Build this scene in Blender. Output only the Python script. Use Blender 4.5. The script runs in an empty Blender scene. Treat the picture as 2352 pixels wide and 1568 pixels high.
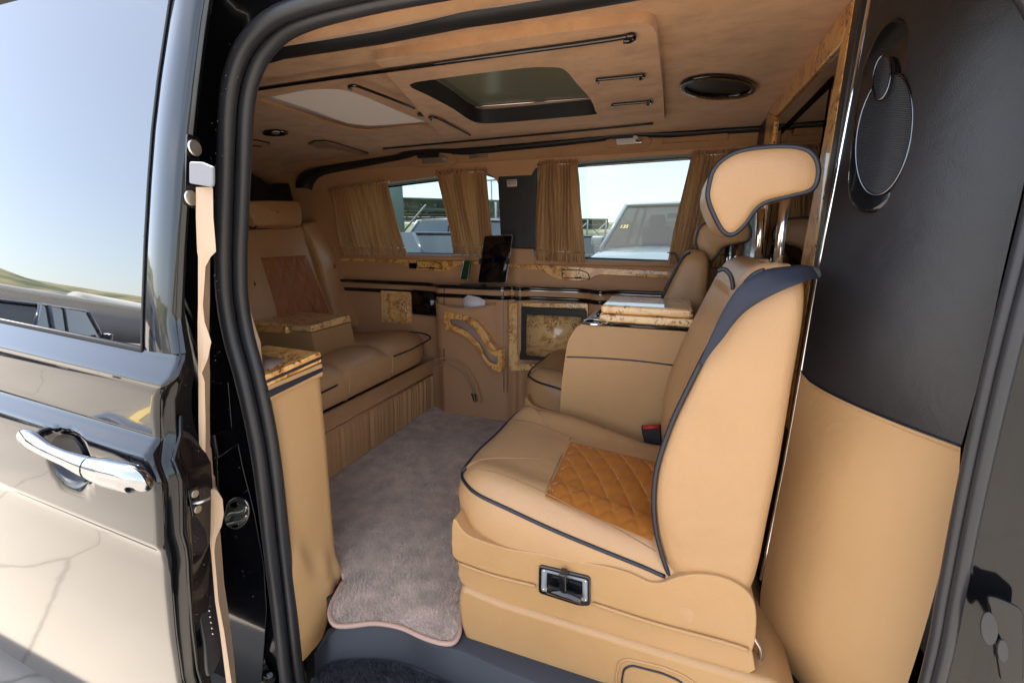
import bpy, bmesh, math, random
import numpy as np
from mathutils import Vector as V, Matrix
from mathutils.geometry import tessellate_polygon
random.seed(7); rng = np.random.default_rng(7)
R = math.radians
S = bpy.context.scene
COL = S.collection

# ---------------------------------------------------------------- camera, sky, sun, exposure
FOC, PITCH, YAW, CAMH = 1014.0, R(13.4), R(19.9), 1.05
cd = bpy.data.cameras.new('camera'); cam = bpy.data.objects.new('camera', cd); COL.objects.link(cam)
cd.sensor_width = 36; cd.lens = FOC / 2352 * 36; cd.clip_start = 0.02; cd.clip_end = 4000
cam.location = (0, 0, CAMH); cam.rotation_euler = (math.pi / 2 - PITCH, 0, YAW)
S.camera = cam
SUN_DIR = V((-0.40, 0.0, 0.92)).normalized()
w = bpy.data.worlds.new('World'); S.world = w; w.use_nodes = True
nt = w.node_tree; nt.nodes.clear()
out = nt.nodes.new('ShaderNodeOutputWorld'); bg = nt.nodes.new('ShaderNodeBackground'); sky = nt.nodes.new('ShaderNodeTexSky')
sky.sky_type = 'NISHITA'; sky.sun_disc = False
sky.sun_elevation = math.asin(SUN_DIR.z); sky.sun_rotation = math.atan2(SUN_DIR.x, SUN_DIR.y)
sky.air_density = 1.0; sky.dust_density = 1.3; sky.ozone_density = 1.0
bg.inputs['Strength'].default_value = 0.14
tc = nt.nodes.new('ShaderNodeTexCoord'); mp = nt.nodes.new('ShaderNodeMapping'); mp.inputs['Scale'].default_value = (1.2, 1.2, 5)
nz = nt.nodes.new('ShaderNodeTexNoise'); nz.inputs['Scale'].default_value = 2.3; nz.inputs['Detail'].default_value = 8
cr = nt.nodes.new('ShaderNodeValToRGB'); cr.color_ramp.elements[0].position = .52; cr.color_ramp.elements[1].position = .75
mxs = nt.nodes.new('ShaderNodeMixRGB'); mxs.inputs[2].default_value = (5.2, 5.4, 5.8, 1)
mlt = nt.nodes.new('ShaderNodeMath'); mlt.operation = 'MULTIPLY_ADD'; mlt.inputs[1].default_value = .45; mlt.inputs[2].default_value = .35
L = nt.links.new
L(tc.outputs['Generated'], mp.inputs[0]); L(mp.outputs[0], nz.inputs[0]); L(nz.outputs[0], cr.inputs[0]); L(cr.outputs[0], mlt.inputs[0])
L(mlt.outputs[0], mxs.inputs[0]); L(sky.outputs[0], mxs.inputs[1]); L(mxs.outputs[0], bg.inputs[0]); L(bg.outputs[0], out.inputs[0])
sd = bpy.data.lights.new('sun', 'SUN'); sd.energy = 4.4; sd.angle = R(.53); sd.color = (1, .95, .86)
so = bpy.data.objects.new('sun', sd); COL.objects.link(so); so.rotation_euler = SUN_DIR.to_track_quat('Z', 'Y').to_euler()
S.view_settings.view_transform = 'Standard'; S.view_settings.look = 'None'; S.view_settings.gamma = 1
S.view_settings.exposure = 2.12
S.cycles.max_bounces = 10; S.cycles.diffuse_bounces = 6; S.cycles.glossy_bounces = 5; S.cycles.transparent_max_bounces = 16
S.cycles.transmission_bounces = 6; S.cycles.use_denoising = True; S.cycles.caustics_reflective = False; S.cycles.sample_clamp_indirect = 6

# ---------------------------------------------------------------- materials
M = {}
def newmat(name):
    m = bpy.data.materials.new(name); m.use_nodes = True; M[name] = m
    return m, m.node_tree, m.node_tree.nodes['Principled BSDF']
def setp(b, **k):
    for a, v in k.items():
        if a in b.inputs: b.inputs[a].default_value = v
def rgba(c): return (c[0], c[1], c[2], 1)
def simple(name, col, rough=.5, metal=0, spec=.5, coat=0, bump=0, bscale=200, var=0, vscale=4, sheen=0, stretch=(1, 1, 1), coatr=.03, btype='noise'):
    m, t, b = newmat(name); n = t.nodes; l = t.links.new
    b.inputs['Base Color'].default_value = rgba(col); b.inputs['Roughness'].default_value = rough; b.inputs['Metallic'].default_value = metal
    b.inputs['Specular IOR Level'].default_value = spec; b.inputs['Coat Weight'].default_value = coat; b.inputs['Coat Roughness'].default_value = coatr
    if sheen: b.inputs['Sheen Weight'].default_value = sheen; b.inputs['Sheen Roughness'].default_value = .4
    c = n.new('ShaderNodeTexCoord'); mp = n.new('ShaderNodeMapping'); mp.inputs['Scale'].default_value = stretch; l(c.outputs['Object'], mp.inputs[0])
    if bump:
        if btype == 'voro':
            x = n.new('ShaderNodeTexVoronoi'); x.inputs['Scale'].default_value = bscale; o = x.outputs['Distance']
        else:
            x = n.new('ShaderNodeTexNoise'); x.inputs['Scale'].default_value = bscale; x.inputs['Detail'].default_value = 4; o = x.outputs[0]
        l(mp.outputs[0], x.inputs['Vector']); bp = n.new('ShaderNodeBump'); bp.inputs['Strength'].default_value = bump; bp.inputs['Distance'].default_value = .002
        l(o, bp.inputs['Height']); l(bp.outputs[0], b.inputs['Normal'])
        if btype == 'voro':
            x2 = n.new('ShaderNodeTexNoise'); x2.inputs['Scale'].default_value = 14; x2.inputs['Detail'].default_value = 5; x2.inputs['Distortion'].default_value = .6; l(mp.outputs[0], x2.inputs['Vector'])
            b2 = n.new('ShaderNodeBump'); b2.inputs['Strength'].default_value = .35; b2.inputs['Distance'].default_value = .006; l(x2.outputs[0], b2.inputs['Height']); l(b2.outputs[0], bp.inputs['Normal'])
    if var:
        x = n.new('ShaderNodeTexNoise'); x.inputs['Scale'].default_value = vscale; x.inputs['Detail'].default_value = 6; x.inputs['Roughness'].default_value = .6
        l(mp.outputs[0], x.inputs['Vector']); r = n.new('ShaderNodeValToRGB')
        r.color_ramp.elements[0].position = .3; r.color_ramp.elements[1].position = .7
        r.color_ramp.elements[0].color = rgba([q * (1 - var) for q in col]); r.color_ramp.elements[1].color = rgba([min(1, q * (1 + var)) for q in col])
        l(x.outputs[0], r.inputs[0]); l(r.outputs[0], b.inputs['Base Color'])
        rm = n.new('ShaderNodeMapRange'); rm.inputs['To Min'].default_value = max(0, rough - .08); rm.inputs['To Max'].default_value = min(1, rough + .08)
        l(x.outputs[0], rm.inputs[0]); l(rm.outputs[0], b.inputs['Roughness'])
    return m
simple('leather', (.44, .245, .108), .40, spec=.5, bump=.22, bscale=420, var=.05, vscale=7, btype='voro')
simple('leather_side', (.435, .24, .096), .42, spec=.5, bump=.22, bscale=420, var=.05, vscale=5, btype='voro')
simple('leather_sofa', (.52, .295, .14), .38, spec=.45, bump=.10, bscale=420, var=.06, vscale=7, btype='voro')
simple('leather_mesh', (.46, .27, .12), .5, spec=.3, bump=.5, bscale=900, var=.05, btype='voro')
simple('quilt_leather', (.40, .135, .022), .4, spec=.45, bump=.10, bscale=420, var=.08, vscale=9, btype='voro')
simple('quilt_sofa', (.36, .14, .05), .4, spec=.45, bump=.10, bscale=420, var=.08, vscale=9, btype='voro')
simple('seam_thread', (.22, .12, .055), .7)
simple('stitch', (.62, .36, .18), .7)
simple('lining', (.50, .28, .145), .55, spec=.35, bump=.12, bscale=500, var=.05, vscale=3, btype='voro')
simple('door_card', (.52, .36, .23), .5, spec=.4, bump=.05, bscale=400)
simple('plain_tan', (.47, .270, .115), .5, spec=.35, bump=.08, bscale=500, var=.03, vscale=3, btype='voro')
simple('black_leather', (.022, .021, .023), .42, spec=.5, bump=.14, bscale=480, var=.1, vscale=6, btype='voro')
simple('piping', (.012, .013, .02), .4, spec=.5)
simple('rubber', (.022, .022, .025), .38, spec=.5, bump=.05, bscale=300, var=.15, vscale=6)
simple('black_plastic', (.015, .015, .016), .45, spec=.4, bump=.15, bscale=500)
simple('grey_plastic', (.028, .028, .033), .5, spec=.4, bump=.3, bscale=900)
simple('gloss_black', (.006, .006, .007), .06, spec=.6, coat=.5)
simple('car_paint', (.004, .004, .006), .10, spec=.25, coat=1, coatr=.01)
M['car_paint'].node_tree.nodes['Principled BSDF'].inputs['Coat IOR'].default_value = 1.42
simple('jamb_paint', (.005, .005, .006), .12, spec=.3, coat=.35, coatr=.02)
simple('chrome', (.82, .83, .86), .06, metal=1)
simple('satin_metal', (.62, .62, .60), .32, metal=1, bump=.05, bscale=100)
simple('post_metal', (.92, .92, .94), .16, metal=1)
simple('zinc', (.55, .56, .52), .35, metal=1, bump=.1, bscale=60, var=.1, vscale=20)
simple('handle_chrome', (.42, .43, .46), .07, metal=1)
simple('dark_chrome', (.14, .14, .15), .12, metal=1)
simple('webbing', (.028, .030, .042), .6, spec=.3, bump=.5, bscale=300, stretch=(1, 1, 6))
simple('carpet', (.64, .50, .395), .95, spec=.1, var=.22, vscale=16, sheen=.4)
simple('carpet_dark', (.05, .05, .055), .95, spec=.1, var=.3, vscale=30)
simple('carpet_binding', (.48, .30, .22), .8, bump=.3, bscale=400)
simple('inset', (.33, .22, .17), .6)
simple('screen', (.004, .004, .005), .08, spec=.6)
simple('silver', (.7, .7, .7), .3, metal=1)
simple('paper', (.75, .70, .75), .8)
simple('red_plastic', (.5, .02, .015), .4)
simple('white_plastic', (.75, .75, .74), .5)
simple('lamp_lens', (.75, .75, .72), .08, spec=.8, coat=1)
simple('water_drop', (.02, .02, .02), .03, spec=1.0, coat=1)
simple('green_wall', (.14, .22, .19), .7, var=.1, vscale=1)
simple('canopy', (.10, .15, .11), .7, var=.2, vscale=2)
simple('wall_white', (.62, .61, .58), .7, var=.05, vscale=.5)
simple('wall_grey', (.26, .26, .27), .7, var=.08, vscale=.3)
simple('tyre', (.02, .02, .02), .8)
simple('white_car', (.20, .225, .235), .25, coat=1)
simple('silver_car', (.33, .36, .38), .25, metal=.3, coat=1)
simple('dark_car', (.012, .016, .024), .15, coat=1, spec=.6)
simple('navy_car', (.018, .028, .055), .15, coat=1, spec=.6)
simple('grey_car', (.10, .10, .11), .25, coat=1)
simple('car_glass', (.012, .02, .018), .04, spec=.8, coat=1)
simple('tail_lamp', (.55, .02, .02), .1, coat=1)
simple('tablet_edge', (.6, .6, .62), .25, metal=1)
simple('phone_green', (.012, .05, .02), .2, spec=.6)
simple('gold_paint', (.85, .62, .18), .5)

def suede(name, col, dark, scale=5):
    m, t, b = newmat(name); n = t.nodes; l = t.links.new
    c = n.new('ShaderNodeTexCoord'); mp = n.new('ShaderNodeMapping'); mp.inputs['Scale'].default_value = (1, 1.6, 1); l(c.outputs['Object'], mp.inputs[0])
    a = n.new('ShaderNodeTexNoise'); a.inputs['Scale'].default_value = scale; a.inputs['Detail'].default_value = 8; a.inputs['Roughness'].default_value = .68; a.inputs['Distortion'].default_value = .25
    l(mp.outputs[0], a.inputs['Vector']); r = n.new('ShaderNodeValToRGB'); e = r.color_ramp.elements
    e[0].position = .34; e[0].color = rgba(dark); e[1].position = .58; e[1].color = rgba(col)
    l(a.outputs[0], r.inputs[0]); l(r.outputs[0], b.inputs['Base Color'])
    f = n.new('ShaderNodeTexNoise'); f.inputs['Scale'].default_value = 700; l(c.outputs['Object'], f.inputs['Vector'])
    bp = n.new('ShaderNodeBump'); bp.inputs['Strength'].default_value = .3; bp.inputs['Distance'].default_value = .001; l(f.outputs[0], bp.inputs['Height']); l(bp.outputs[0], b.inputs['Normal'])
    setp(b, **{'Roughness': .95, 'Specular IOR Level': .1, 'Sheen Weight': .25, 'Sheen Roughness': .5}); return m
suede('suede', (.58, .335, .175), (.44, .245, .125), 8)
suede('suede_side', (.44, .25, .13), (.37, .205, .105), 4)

def burl(name, base, mid, dark, scale=9):
    m, t, b = newmat(name); n = t.nodes; l = t.links.new
    c = n.new('ShaderNodeTexCoord')
    a = n.new('ShaderNodeTexNoise'); a.inputs['Scale'].default_value = scale; a.inputs['Detail'].default_value = 7; a.inputs['Distortion'].default_value = 2.2; a.inputs['Roughness'].default_value = .6
    l(c.outputs['Object'], a.inputs['Vector']); r = n.new('ShaderNodeValToRGB'); e = r.color_ramp.elements
    e[0].position = .37; e[0].color = rgba(mid); e[1].position = .52; e[1].color = rgba(base)
    l(a.outputs[0], r.inputs[0])
    v = n.new('ShaderNodeTexVoronoi'); v.inputs['Scale'].default_value = scale * 10; v.inputs['Randomness'].default_value = 1
    mv = n.new('ShaderNodeMixRGB'); mv.inputs[0].default_value = .04; l(c.outputs['Object'], mv.inputs[1]); l(a.outputs['Color'], mv.inputs[2]); l(mv.outputs[0], v.inputs['Vector'])
    vr = n.new('ShaderNodeValToRGB'); ve = vr.color_ramp.elements; ve[0].position = .26; ve[0].color = (1, 1, 1, 1); ve[1].position = .48; ve[1].color = (0, 0, 0, 1); l(v.outputs['Distance'], vr.inputs[0])
    a2 = n.new('ShaderNodeTexNoise'); a2.inputs['Scale'].default_value = scale * 1.6; a2.inputs['Detail'].default_value = 3; l(c.outputs['Object'], a2.inputs['Vector'])
    ar = n.new('ShaderNodeValToRGB'); ae = ar.color_ramp.elements; ae[0].position = .50; ae[0].color = (0, 0, 0, 1); ae[1].position = .57; ae[1].color = (1, 1, 1, 1); l(a2.outputs[0], ar.inputs[0])
    mu = n.new('ShaderNodeMath'); mu.operation = 'MULTIPLY'; l(vr.outputs[0], mu.inputs[0]); l(ar.outputs[0], mu.inputs[1])
    mx = n.new('ShaderNodeMixRGB'); l(mu.outputs[0], mx.inputs[0]); l(r.outputs[0], mx.inputs[1]); mx.inputs[2].default_value = rgba(dark)
    l(mx.outputs[0], b.inputs['Base Color']); setp(b, **{'Roughness': .3, 'Coat Weight': 1.0, 'Coat Roughness': .03}); return m
burl('burl', (.85, .47, .15), (.50, .20, .04), (.13, .03, .008), 9)
burl('burl_pale', (.85, .54, .24), (.58, .28, .09), (.15, .05, .02), 10)

def curtain_mat():
    m, t, b = newmat('curtain'); n = t.nodes; l = t.links.new
    b.inputs['Base Color'].default_value = (.38, .19, .085, 1); setp(b, **{'Roughness': .45, 'Specular IOR Level': .4, 'Sheen Weight': .3, 'Transmission Weight': 0})
    tr = n.new('ShaderNodeBsdfTranslucent'); tr.inputs[0].default_value = (.66, .38, .13, 1); mx = n.new('ShaderNodeMixShader'); mx.inputs[0].default_value = .22
    o = n['Material Output']; l(b.outputs[0], mx.inputs[1]); l(tr.outputs[0], mx.inputs[2]); l(mx.outputs[0], o.inputs[0])
curtain_mat()
def shade_mat():
    m, t, b = newmat('mesh_shade'); n = t.nodes; l = t.links.new
    c = n.new('ShaderNodeTexCoord'); wv = n.new('ShaderNodeTexChecker'); wv.inputs['Scale'].default_value = 330; l(c.outputs['Object'], wv.inputs[0])
    wv.inputs[1].default_value = (.55, .45, .37, 1); wv.inputs[2].default_value = (.38, .31, .26, 1)
    l(wv.outputs[0], b.inputs['Base Color']); b.inputs['Roughness'].default_value = .8
    tr = n.new('ShaderNodeBsdfTranslucent'); tr.inputs[0].default_value = (.6, .5, .42, 1); mx = n.new('ShaderNodeMixShader'); mx.inputs[0].default_value = .030
    o = n['Material Output']; l(b.outputs[0], mx.inputs[1]); l(tr.outputs[0], mx.inputs[2]); l(mx.outputs[0], o.inputs[0])
shade_mat()
def thin_glass(name, tint, f0=.04, rough=0.0):
    m = bpy.data.materials.new(name); m.use_nodes = True; M[name] = m; t = m.node_tree; t.nodes.clear(); n = t.nodes; l = t.links.new
    o = n.new('ShaderNodeOutputMaterial'); tr = n.new('ShaderNodeBsdfTransparent'); tr.inputs[0].default_value = rgba(tint)
    g = n.new('ShaderNodeBsdfGlossy'); g.inputs['Roughness'].default_value = rough; g.inputs[0].default_value = (1, 1, 1, 1)
    ge = n.new('ShaderNodeNewGeometry'); d = n.new('ShaderNodeVectorMath'); d.operation = 'DOT_PRODUCT'; l(ge.outputs['Normal'], d.inputs[0]); l(ge.outputs['Incoming'], d.inputs[1])
    def mth(op, a, b=None):
        x = n.new('ShaderNodeMath'); x.operation = op
        for i, q in enumerate((a, b)):
            if q is None: continue
            if isinstance(q, (int, float)): x.inputs[i].default_value = q
            else: l(q, x.inputs[i])
        return x.outputs[0]
    f = mth('ADD', mth('MULTIPLY', mth('POWER', mth('SUBTRACT', 1.0, mth('ABSOLUTE', d.outputs['Value'])), 5.0), 1 - f0), f0)
    mx = n.new('ShaderNodeMixShader'); l(f, mx.inputs[0]); l(tr.outputs[0], mx.inputs[1]); l(g.outputs[0], mx.inputs[2]); l(mx.outputs[0], o.inputs[0])
thin_glass('window_glass', (.34, .395, .395), .045)
thin_glass('cab_glass', (.22, .27, .26), .07)
thin_glass('door_glass', (.02, .02, .02), .20)
thin_glass('partition_glass', (.10, .09, .08), .09)
simple('roof_glass', (.11, .11, .075), .25, spec=.4)
def add_translucent(name, col, w_):
    t = M[name].node_tree; n = t.nodes; tr = n.new('ShaderNodeBsdfTranslucent'); tr.inputs[0].default_value = rgba(col); mx = n.new('ShaderNodeMixShader'); mx.inputs[0].default_value = w_
    t.links.new(n['Principled BSDF'].outputs[0], mx.inputs[1]); t.links.new(tr.outputs[0], mx.inputs[2]); t.links.new(mx.outputs[0], n['Material Output'].inputs[0])
add_translucent('roof_glass', (.40, .40, .26), .005)

def quilted_ground(name, c1, c2):
    m, t, b = newmat(name); n = t.nodes; l = t.links.new
    c = n.new('ShaderNodeTexCoord'); a = n.new('ShaderNodeTexNoise'); a.inputs['Scale'].default_value = .35; a.inputs['Detail'].default_value = 9
    l(c.outputs['Object'], a.inputs['Vector']); r = n.new('ShaderNodeValToRGB'); e = r.color_ramp.elements; e[0].position = .35; e[1].position = .65; e[0].color = rgba(c1); e[1].color = rgba(c2)
    l(a.outputs[0], r.inputs[0])
    v = n.new('ShaderNodeTexVoronoi'); v.feature = 'DISTANCE_TO_EDGE'; v.inputs['Scale'].default_value = .42
    nn = n.new('ShaderNodeTexNoise'); nn.inputs['Scale'].default_value = 2.5; nn.inputs['Detail'].default_value = 6; l(c.outputs['Object'], nn.inputs['Vector'])
    mm = n.new('ShaderNodeMixRGB'); mm.inputs[0].default_value = .12; l(c.outputs['Object'], mm.inputs[1]); l(nn.outputs['Color'], mm.inputs[2]); l(mm.outputs[0], v.inputs['Vector'])
    vr = n.new('ShaderNodeValToRGB'); ve = vr.color_ramp.elements; ve[0].position = 0; ve[0].color = (.6, .6, .6, 1); ve[1].position = .003; ve[1].color = (1, 1, 1, 1); l(v.outputs[0], vr.inputs[0])
    mu = n.new('ShaderNodeMixRGB'); mu.blend_type = 'MULTIPLY'; mu.inputs[0].default_value = 1; l(r.outputs[0], mu.inputs[1]); l(vr.outputs[0], mu.inputs[2])
    l(mu.outputs[0], b.inputs['Base Color']); b.inputs['Roughness'].default_value = .9
quilted_ground('concrete', (.235, .205, .17), (.30, .262, .22))
def hill_mat():
    m, t, b = newmat('hill'); n = t.nodes; l = t.links.new
    c = n.new('ShaderNodeTexCoord'); mp = n.new('ShaderNodeMapping'); mp.inputs['Scale'].default_value = (.02, .02, .12); l(c.outputs['Object'], mp.inputs[0])
    a = n.new('ShaderNodeTexNoise'); a.inputs['Scale'].default_value = 1.2; a.inputs['Detail'].default_value = 8; l(mp.outputs[0], a.inputs['Vector'])
    r = n.new('ShaderNodeValToRGB'); e = r.color_ramp.elements; e[0].position = .4; e[1].position = .62; e[0].color = (.05, .07, .03, 1); e[1].color = (.24, .21, .11, 1)
    l(a.outputs[0], r.inputs[0]); l(r.outputs[0], b.inputs['Base Color']); b.inputs['Roughness'].default_value = .95
hill_mat()

# ---------------------------------------------------------------- geometry helpers
_f = V((-math.sin(YAW) * math.cos(PITCH), math.cos(YAW) * math.cos(PITCH), -math.sin(PITCH)))
_r = V((math.cos(YAW), math.sin(YAW), 0)); _u = _r.cross(_f); _c = V((0, 0, CAMH))
def ray(px, py): return (_f + _r * ((px - 1176) / FOC) - _u * ((py - 784) / FOC))
def at(px, py, x=None, y=None, z=None, pl=None):
    """the point of the real surface x=, y=, z= (metres) or plane (point, normal) that a sight line meets"""
    d = ray(px, py)
    if x is not None: t = (x - _c.x) / d.x
    elif y is not None: t = (y - _c.y) / d.y
    elif z is not None: t = (z - _c.z) / d.z
    else: t = (V(pl[0]) - _c).dot(V(pl[1])) / d.dot(V(pl[1]))
    return _c + d * t
def tr(pts, **k): return [at(a, b, **k) for a, b in pts]
def crom(pts, n=6, closed=False):
    P = [V(p) for p in pts]; N = len(P); res = []
    for i in range(N if closed else N - 1):
        if closed: p0, p1, p2, p3 = P[i - 1], P[i], P[(i + 1) % N], P[(i + 2) % N]
        else: p0, p1, p2, p3 = P[max(i - 1, 0)], P[i], P[i + 1], P[min(i + 2, N - 1)]
        for k in range(n):
            t = k / n
            res.append(.5 * ((2 * p1) + (p2 - p0) * t + (2 * p0 - 5 * p1 + 4 * p2 - p3) * t * t + (3 * p1 - p0 - 3 * p2 + p3) * t ** 3))
    if not closed: res.append(P[-1])
    return res
def rounded(pts, r, n=4):
    """round the corners of a closed outline"""
    P = [V(p) for p in pts]; res = []; N = len(P)
    for i in range(N):
        a, b, c = P[i - 1], P[i], P[(i + 1) % N]
        d1 = (a - b); d2 = (c - b); rr = min(r, d1.length * .45, d2.length * .45); s = b + d1.normalized() * rr; e = b + d2.normalized() * rr
        for k in range(n + 1):
            t = k / n; res.append(s * (1 - t) ** 2 + b * 2 * t * (1 - t) + e * t * t)
    return res

CUR = [None]
def thing(name, label, cat, loc=(0, 0, 0), group=None, kind=None):
    o = bpy.data.objects.new(name, None); o.empty_display_size = .05; COL.objects.link(o); o.location = loc
    o['label'] = label; o['category'] = cat
    if group: o['group'] = group
    if kind: o['kind'] = kind
    return o
def wloc(p):
    v = V((0, 0, 0))
    while p is not None: v += p.location; p = p.parent
    return v
def link(name, me, mat, parent=None, label=None, kind=None, bevel=0, sub=0, seg=2, smooth=True, wn=False):
    o = bpy.data.objects.new(name, me); COL.objects.link(o)
    if mat: me.materials.append(M[mat] if isinstance(mat, str) else mat)
    if parent: o.parent = parent; o.location = -wloc(parent)
    if label: o['label'] = label
    if kind: o['kind'] = kind
    if smooth: me.polygons.foreach_set('use_smooth', [True] * len(me.polygons))
    if bevel:
        b = o.modifiers.new('b', 'BEVEL'); b.width = bevel; b.segments = seg; b.limit_method = 'ANGLE'; b.angle_limit = R(35)
    if wn or bevel:
        x = o.modifiers.new('w', 'WEIGHTED_NORMAL'); x.keep_sharp = True
    if sub:
        s = o.modifiers.new('s', 'SUBSURF'); s.levels = sub; s.render_levels = sub
    return o
def mesh(name, verts, faces, mat, parent=None, fix=True, **k):
    me = bpy.data.meshes.new(name); me.from_pydata([tuple(v) for v in verts], [], faces)
    if fix:
        bm = bmesh.new(); bm.from_mesh(me); bmesh.ops.recalc_face_normals(bm, faces=bm.faces); bm.to_mesh(me); bm.free()
    me.update(); return link(name, me, mat, parent, **k)
def prism(name, pts, vec, mat, parent=None, bevel=.003, **k):
    n = len(pts); vec = V(vec); v = [V(p) for p in pts] + [V(p) + vec for p in pts]
    f = [tuple(range(n)), tuple(range(2 * n - 1, n - 1, -1))] + [(i, (i + 1) % n, n + (i + 1) % n, n + i) for i in range(n)]
    return mesh(name, v, f, mat, parent, bevel=bevel, **k)
def ringp(name, outer, inner, vec, mat, parent=None, bevel=.003, **k):
    n = len(outer); vec = V(vec); v = [V(p) for p in outer] + [V(p) for p in inner] + [V(p) + vec for p in outer] + [V(p) + vec for p in inner]
    f = []
    for i in range(n):
        j = (i + 1) % n
        f += [(i, j, n + j, n + i), (2 * n + i, 3 * n + i, 3 * n + j, 2 * n + j), (i, 2 * n + i, 2 * n + j, j), (n + i, n + j, 3 * n + j, 3 * n + i)]
    return mesh(name, v, f, mat, parent, bevel=bevel, **k)
def holed(name, outer, holes, mat, parent=None, fn=None, **k):
    loops = [[V(p) for p in outer]] + [[V(p) for p in h] for h in holes]
    tri = tessellate_polygon(loops); v = [p for l in loops for p in l]
    if fn: v = [fn(p) for p in v]
    return mesh(name, v, [tuple(t) for t in tri], mat, parent, smooth=False, **k)
def grid(name, rows, mat, parent=None, closed=False, cap=False, **k):
    nr, nc = len(rows), len(rows[0]); v = [p for r in rows for p in r]; f = []
    for i in range(nr - 1):
        for j in range(nc if closed else nc - 1):
            f.append((i * nc + j, i * nc + (j + 1) % nc, (i + 1) * nc + (j + 1) % nc, (i + 1) * nc + j))
    if cap: f += [tuple(range(nc)), tuple(range((nr - 1) * nc, nr * nc))]
    return mesh(name, v, f, mat, parent, **k)
def tube_geo(path, r, n=8, closed=False, squash=None):
    P = [V(p) for p in path]; N = len(P); v = []; f = []; prev = None
    for i, p in enumerate(P):
        t = (P[(i + 1) % N] - P[i - 1]) if closed else (P[min(i + 1, N - 1)] - P[max(i - 1, 0)])
        t = t.normalized() if t.length > 1e-9 else V((1, 0, 0))
        if prev is None: a = t.cross(V((0, 0, 1)) if abs(t.z) < .9 else V((1, 0, 0))).normalized()
        else: a = (prev - t * prev.dot(t)).normalized()
        prev = a; b = t.cross(a); rr = r[i] if isinstance(r, (list, tuple)) else r
        for k in range(n):
            q = 2 * math.pi * k / n; v.append(p + a * (rr * math.cos(q)) + b * (rr * math.sin(q) * (squash or 1)))
    for i in range(N if closed else N - 1):
        for k in range(n): f.append((i * n + k, i * n + (k + 1) % n, ((i + 1) % N) * n + (k + 1) % n, ((i + 1) % N) * n + k))
    if not closed: f += [tuple(range(n - 1, -1, -1)), tuple(range((N - 1) * n, N * n))]
    return v, f
def tube(name, path, r, mat, parent=None, n=8, closed=False, squash=None, **k):
    v, f = tube_geo(path, r, n, closed, squash); return mesh(name, v, f, mat, parent, fix=False, **k)
def box(name, c, s, mat, parent=None, bevel=.004, rot=None, **k):
    c = V(c); h = V(s) / 2; v = [V((a * h.x, b * h.y, d * h.z)) for a in (-1, 1) for b in (-1, 1) for d in (-1, 1)]
    if rot: v = [rot @ p for p in v]
    v = [p + c for p in v]; f = [(0, 1, 3, 2), (4, 6, 7, 5), (0, 4, 5, 1), (2, 3, 7, 6), (0, 2, 6, 4), (1, 5, 7, 3)]
    return mesh(name, v, f, mat, parent, bevel=bevel, **k)
def ell(c, a, b, n=32): return [V(c) + V(a) * math.cos(2 * math.pi * i / n) + V(b) * math.sin(2 * math.pi * i / n) for i in range(n)]
def pxell(cx, cy, rx, ry, n=32, tilt=0, **k):
    r = []
    for i in range(n):
        t = 2 * math.pi * i / n; a, b = rx * math.cos(t), ry * math.sin(t); r.append(at(cx + a * math.cos(tilt) - b * math.sin(tilt), cy + a * math.sin(tilt) + b * math.cos(tilt), **k))
    return r
def merge_geo(parts):
    v, f = [], []
    for a, b in parts:
        o = len(v); v += a; f += [tuple(i + o for i in q) for q in b]
    return v, f
def sweep(name, path, prof, inward, mat, parent, depth=V((0, 1, 0)), closed=True, **k):
    """prof: (n, d) pairs; n = towards the inside of the loop, d = along depth"""
    P = [V(p) for p in path]; N = len(P); rows = []
    for i, p in enumerate(P):
        t = (P[(i + 1) % N] - P[i - 1]) if closed else (P[min(i + 1, N - 1)] - P[max(i - 1, 0)])
        t = (t - depth * t.dot(depth)).normalized(); nn = depth.cross(t) * inward
        rows.append([p + nn * a + depth * b for a, b in prof])
    if closed: rows.append(rows[0])
    return grid(name, rows, mat, parent, **k)

# =================================================================== GROUND AND SURROUNDINGS
GZ = -0.45
def struct(o): o['kind'] = 'structure'; return o
g = []
for i in range(41):
    g.append([V(((j - 20) / 20 * 1500, (i - 20) / 20 * 1500, GZ)) for j in range(41)])
struct(grid('ground', g, 'concrete', label=None))

ZC = 1.50     # headliner height
YF = 2.30     # plane of the far side lining
XP = 0.285    # plane of the partition

# =================================================================== THE VAN
van = thing('van', 'black van seen through its open sliding door, with tan leather cabin', 'van', (-.6, 1.5, GZ))
# floor
box('floor', (-1.0, 1.665, -.045), (3.4, 1.6, .06), 'black_plastic', van)
# outer skins that close the cabin
W1 = [(-1.97, .945), (-1.94, 1.29), (-1.90, 1.325), (-1.00, 1.383), (-.915, 1.355), (-.885, 1.30), (-.87, .945)]
W2 = [(-.705, .935), (-.715, 1.34), (-.69, 1.385), (-.63, 1.397), (.20, 1.408), (.25, 1.38), (.27, .92)]
def yw(z): return YF + .0 - max(0, z - .9) * .10      # the lining leans in towards the top
def w3(l, off=0): return [V((x, yw(z) + off, z)) for x, z in l]
w1 = rounded(w3(W1), .03); w2 = rounded(w3(W2), .03)
outer = [V((-2.75, yw(.74), .74)), V((1.2, yw(.74), .74)), V((1.2, yw(1.49), 1.49)), V((-2.75, yw(1.49), 1.49))]
holed('window_lining', outer, [w1, w2], 'lining', van)
for wl in (w1, w2):
    cen = sum(wl, V()) / len(wl)
    fr = grid('window_reveal', [[p + V((0, d, 0)) + (cen - p).normalized() * ii for p in wl] for d, ii in ((-.002, 0), (.012, .004), (.07, .004), (.075, .018), (.08, .018))], 'black_plastic', van, closed=True)
    mesh('window_glass', [p + V((0, .078, 0)) for p in wl], [tuple(range(len(wl)))], 'window_glass', van, smooth=False)
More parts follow.
